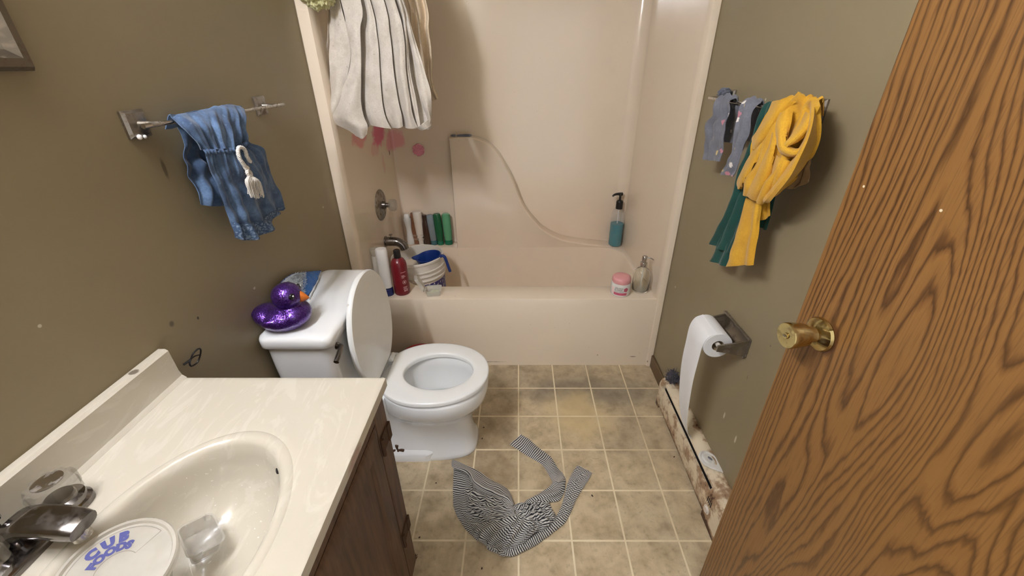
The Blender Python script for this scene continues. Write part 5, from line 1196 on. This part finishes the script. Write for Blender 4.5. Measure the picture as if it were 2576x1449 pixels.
bm = BM(); patch(bm, YS, 30, 60, lambda u, v: .008*sin(2*pi*1.4*u+1.2-1.0*v)*min(1, .3+v), wrinkle=.004, wscale=20, bdir=(-1, 0, 0))
q0 = [[tuple(Vector(a).lerp(Vector(b2), k)+Vector((-.002, 0, 0))) for a, b2 in zip(YS[4], YS[5])] for k in (.45, .55)]
obj('sleeve', bm, M_['yellow'], t, 0, solid=.0018, recalc=False)
YQ = [[(0.655,1.059,1.1415),(0.655,1.0282,1.1467),(0.655,1.0071,1.1672)],
  [(0.652,1.039,1.1133),(0.652,1.0149,1.1247),(0.652,0.9994,1.1442)],
  [(0.655,1.0366,1.0909),(0.655,1.0116,1.1014),(0.655,0.9964,1.1195)],
  [(0.66,1.0356,1.0776),(0.66,1.0171,1.0814),(0.66,0.9975,1.1005)]]
bm = BM(); patch(bm, YQ, 20, 24, lambda u, v: .005*sin(2*pi*1.4*u), wrinkle=.004, wscale=24, bdir=(-1, 0, 0)); obj('sleeve', bm, M_['yellow'], t, 0, solid=.0018, recalc=False)
YL = [[(0.665,0.9777,1.2554),(0.665,0.9406,1.2626),(0.665,0.923,1.284)],
  [(0.668,0.9935,1.2124),(0.668,0.953,1.2283),(0.668,0.9274,1.2467)],
  [(0.668,0.9912,1.1855),(0.668,0.9504,1.2028),(0.668,0.9231,1.2288)],
  [(0.67,0.9851,1.1784),(0.67,0.9543,1.1834),(0.67,0.9194,1.2107)]]
bm = BM(); patch(bm, YL, 30, 30, lambda u, v: .006*sin(2*pi*2.2*u+5*v), wrinkle=.012, wscale=40, bdir=(-1, 0, 0)); q = obj('shaded_inside', bm, M_['tan'], t, 0, solid=.0018, recalc=False); q['label'] = 'shaded inner cloth, painted tan, low on the near side'  # inner side of the top; its shade is put into the tan colour

# scrunched band on the far post
t = thing('hair_scrunchie', 'slate hair scrunchie hung on the far post of right towel bar', 'scrunchie', (.70, 1.478, 1.352))
b = BM(); rings = []
for i in range(60):
    a = 2*pi*i/60; c = Vector((.698, 1.478+.016*cos(a), 1.356+.017*sin(a))); d = Vector((0, cos(a), sin(a)))
    rings.append([c+d*rr*cos(q)+Vector((1, 0, 0))*rr*1.3*sin(q) for q in [2*pi*k/14 for k in range(14)] for rr in [.010+.0035*sin(11*a+q)+.002*sin(23*a+3*q)]])
rings.append(rings[0]); loft(b, rings, False, False); bmesh.ops.remove_doubles(b, verts=b.verts[:], dist=1e-6); obj('ruffled_band', b, M_['ragblue'], t, 0)

# ================================================================== STRIPED SHIRT ON THE FLOOR
t = thing('striped_shirt', 'black and white striped shirt crumpled on the floor tiles', 'shirt', (-0.0501,0.893,0))
def ridge(p, k=2.6): return max(0, 1-abs(noise.noise(p))*k)**1.6
def edge0(u, v): return min(1, 6*min(u, 1-u, v, 1-v))
bm = BM(); w3 = dict(bdir=(0, 0, 1))
A = [[(-0.2735,1.1064,0.004),(-0.2419,1.0811,0.012),(-0.1981,1.0493,0.016)],
  [(-0.2612,1.0603,0.004),(-0.2291,1.0435,0.012),(-0.1903,1.0214,0.016)],
  [(-0.2553,1.0088,0.004),(-0.219,0.9957,0.014),(-0.1778,0.9869,0.018)],
  [(-0.249,0.9603,0.004),(-0.2122,0.9426,0.016),(-0.1708,0.9382,0.02)],
  [(-0.242,0.92,0.004),(-0.2113,0.9068,0.016),(-0.1743,0.903,0.022)],
  [(-0.2248,0.8833,0.004),(-0.1982,0.8742,0.016),(-0.1604,0.8729,0.024)],
  [(-0.2011,0.8483,0.004),(-0.1806,0.8452,0.018),(-0.1508,0.8473,0.026)],
  [(-0.1715,0.818,0.004),(-0.1587,0.8183,0.018),(-0.1383,0.8237,0.026)],
  [(-0.1433,0.7921,0.004),(-0.1296,0.7967,0.016),(-0.1165,0.8041,0.02)]]
patch(bm, A, 30, 70, lambda u, v: .014*u*ridge(Vector((u*2+v*.8, v*6-u*2.5, 5.5))), wrinkle=.005, wscale=22, **w3)
B = [[(-0.273,1.1118,0.006),(-0.2233,1.0902,0.006),(-0.1723,1.0633,0.006),(-0.1183,1.0278,0.006),(-0.0704,0.9986,0.006),(-0.0392,0.9783,0.006),(-0.0175,0.9285,0.006)],
  [(-0.2715,1.081,0.024),(-0.2117,1.0522,0.024),(-0.1629,1.0137,0.024),(-0.1147,0.9828,0.024),(-0.0685,0.9609,0.024),(-0.0381,0.9376,0.024),(-0.0176,0.9094,0.024)],
  [(-0.2616,1.0551,0.03),(-0.199,1.0305,0.03),(-0.1697,0.9887,0.03),(-0.1257,0.9568,0.03),(-0.0784,0.9375,0.03),(-0.0431,0.9204,0.03),(-0.0211,0.9,0.03)],
  [(-0.238,1.0537,0.016),(-0.1959,1.0299,0.016),(-0.1755,0.9822,0.016),(-0.1351,0.9505,0.016),(-0.0895,0.9313,0.016),(-0.0523,0.9163,0.016),(-0.0266,0.9016,0.016)]]
patch(bm, B, 90, 40, lambda u, v: edge0(u, v)*(.008*ridge(Vector((u*1.2+v*.5, v*2.6-u*.8, 21.4)))), wrinkle=.005, wscale=26, **w3)
C = [[(-0.1968,1.0019,0.014),(-0.1283,0.9599,0.0167),(-0.0751,0.9387,0.0193),(-0.0172,0.907,0.022)],
  [(-0.198,0.9497,0.02),(-0.14,0.9246,0.0233),(-0.0807,0.9076,0.0267),(-0.0155,0.8837,0.03)],
  [(-0.2009,0.9141,0.022),(-0.1517,0.8937,0.0253),(-0.0933,0.8773,0.0287),(-0.0154,0.8665,0.032)],
  [(-0.185,0.8706,0.022),(-0.1348,0.8633,0.0253),(-0.0851,0.8544,0.0287),(-0.0153,0.8526,0.032)],
  [(-0.1673,0.835,0.018),(-0.1183,0.8294,0.022),(-0.0701,0.8305,0.026),(-0.0117,0.8384,0.03)]]
def f_c(u, v): return edge0(u, v)*(.015*ridge(Vector((u*2.3+.6*v, v*4.2-u*1.2, 2.5)))+.007*ridge(Vector((u*5+v*2, v*7, 9.1)))+.004*noise.noise(Vector((u*14, v*14, 3))))
patch(bm, C, 80, 80, f_c, uvscale=(1, 1.35), **w3)
Dd = [[(-0.0155,0.8748,0.03),(0.0197,0.8643,0.03),(0.0614,0.8539,0.03),(0.0907,0.8488,0.03)],
  [(-0.0502,0.8605,0.036),(-0.0082,0.8351,0.0327),(0.0328,0.8204,0.0293),(0.067,0.8224,0.026)],
  [(-0.0913,0.8449,0.036),(-0.0421,0.8141,0.0313),(0.0003,0.7926,0.0267),(0.0356,0.7936,0.022)],
  [(-0.1318,0.8324,0.034),(-0.0822,0.7997,0.028),(-0.0378,0.773,0.022),(0.002,0.7685,0.016)],
  [(-0.1626,0.8337,0.026),(-0.1158,0.7957,0.0207),(-0.0674,0.7641,0.0153),(-0.0259,0.7487,0.01)],
  [(-0.1645,0.819,0.008),(-0.1348,0.7934,0.0073),(-0.0875,0.7641,0.0067),(-0.0358,0.7475,0.006)]]
patch(bm, Dd, 60, 60, lambda u, v: edge0(u, v)*(.020*ridge(Vector((u*3.4-v*2.0, v*2.2+u*1.5, 14.2)))+.010*ridge(Vector((u*7-v*3, v*3.5+u*2, 4.7)))), wrinkle=.005, wscale=24, **w3)
E_ = [[(-0.023,0.907,0.022),(0.0096,0.9178,0.018),(0.0496,0.9178,0.014)],
  [(-0.012,0.8819,0.03),(0.0346,0.8973,0.02),(0.1034,0.9306,0.01)],
  [(-0.0048,0.8635,0.034),(0.052,0.8834,0.022),(0.1166,0.9104,0.01)],
  [(0.0194,0.8463,0.034),(0.0798,0.8693,0.022),(0.1345,0.8767,0.01)],
  [(0.0397,0.8233,0.03),(0.0854,0.8427,0.02),(0.1307,0.8608,0.01)],
  [(0.0464,0.8111,0.014),(0.0812,0.8233,0.01),(0.1137,0.8425,0.006)]]
patch(bm, E_, 50, 50, lambda u, v: edge0(u, v)*(.014*ridge(Vector((u*3+v, v*4-u*2, 7.3)))+.010*ridge(Vector((u*6, v*7, 1.9)))), wrinkle=.005, wscale=30, **w3)
obj('body', bm, M_['stripe'], t, 0, solid=.0015, recalc=False)
bm = BM(); S2 = [[(-0.1156,0.7877,0.012),(-0.1077,0.7725,0.014),(-0.101,0.7654,0.003)],
  [(-0.0711,0.7705,0.012),(-0.0654,0.7561,0.016),(-0.0622,0.7514,0.003)],
  [(-0.0295,0.7644,0.012),(-0.0249,0.7491,0.018),(-0.021,0.7473,0.003)],
  [(0.0154,0.7848,0.012),(0.0218,0.769,0.018),(0.0285,0.7662,0.003)],
  [(0.0585,0.8134,0.01),(0.0644,0.7959,0.018),(0.0712,0.7898,0.003)],
  [(0.0998,0.8447,0.008),(0.107,0.8266,0.016),(0.1174,0.8207,0.003)],
  [(0.136,0.8797,0.005),(0.15,0.8619,0.014),(0.1659,0.8574,0.003)],
  [(0.1596,0.9194,0.003),(0.1759,0.9055,0.012),(0.195,0.9039,0.003)],
  [(0.1757,0.9616,0.003),(0.1954,0.9485,0.011),(0.2185,0.9453,0.003)],
  [(0.1923,1.0102,0.003),(0.2201,0.9964,0.011),(0.2513,0.9918,0.003)],
  [(0.211,1.0442,0.003),(0.2418,1.0285,0.01),(0.2751,1.0221,0.003)],
  [(0.2401,1.0863,0.003),(0.2669,1.0662,0.009),(0.295,1.053,0.003)]]
patch(bm, S2, 24, 110, lambda u, v: .006*sin(pi*u)*ridge(Vector((u*1.5+v*3, v*16-u*3, 3.3))), wrinkle=.003, wscale=40, **w3); obj('sleeve', bm, M_['stripe'], t, 0, solid=.0015, recalc=False)
bm = BM(); S1 = [[(-0.0375,1.1864,0.003),(-0.0143,1.2075,0.009),(0.0095,1.2399,0.003)],
  [(0.0111,1.1493,0.003),(0.0322,1.1707,0.01),(0.0543,1.2033,0.003)],
  [(0.056,1.1183,0.003),(0.0737,1.1358,0.011),(0.0932,1.1666,0.003)],
  [(0.0954,1.0884,0.003),(0.1118,1.0975,0.012),(0.1321,1.1231,0.003)],
  [(0.1134,1.0564,0.004),(0.1331,1.0601,0.014),(0.1571,1.0809,0.004)],
  [(0.1285,1.0206,0.006),(0.1519,1.0262,0.016),(0.1756,1.0449,0.005)],
  [(0.1372,0.9984,0.008),(0.1592,1.0017,0.018),(0.1848,1.0207,0.006)]]
patch(bm, S1, 20, 60, lambda u, v: .0025*sin(2*pi*u+16*v), wrinkle=.003, wscale=40, **w3)
S1b = [[(0.1343,1.0004,0.018),(0.1587,0.9996,0.024),(0.1838,1.0136,0.01)],
  [(0.1217,0.9853,0.018),(0.148,0.9658,0.026),(0.1761,0.9675,0.006)],
  [(0.0962,0.9692,0.018),(0.124,0.9449,0.028),(0.151,0.9389,0.005)],
  [(0.0693,0.9534,0.018),(0.09,0.9295,0.028),(0.1089,0.9293,0.008)],
  [(0.039,0.9322,0.018),(0.053,0.9157,0.026),(0.0658,0.9098,0.012)],
  [(0.0205,0.917,0.018),(0.0311,0.9034,0.022),(0.0382,0.8962,0.016)]]
patch(bm, S1b, 24, 50, lambda u, v: .004*sin(2*pi*1.5*u+9*v), wrinkle=.004, wscale=40, **w3); obj('sleeve', bm, M_['stripe'], t, 0, solid=.0015, recalc=False)

# crumbs on the floor
for i, p in enumerate(((-0.1568,1.2795,0.002), (-0.1591,1.2189,0.002), (-0.3224,1.0085,0.002), (-0.3429,0.8056,0.002), (0.2794,0.9575,0.002), (0.6484,1.1278,0.002), (-0.1193,0.7102,0.002))):
    b = BM(); bmesh.ops.create_icosphere(b, subdivisions=2, radius=1, matrix=Matrix.Translation(Vector(p)) @ Matrix.Rotation(i*1.3, 4, 'Z') @ Matrix.Diagonal((.0052 if i == 4 else .0032, .0024, .002, 1)))
    for v in b.verts: v.co += Vector((1, 1, .2))*noise.noise(v.co*400)*.0012
    o = obj('crumb', b, M_['crumb'], None, 0); tag(o, 'tiny dark crumb lying on the vinyl floor tiles', 'crumb', 'crumbs on the floor')

for o in bpy.data.objects:
    if '_local' in o: del o['_local']
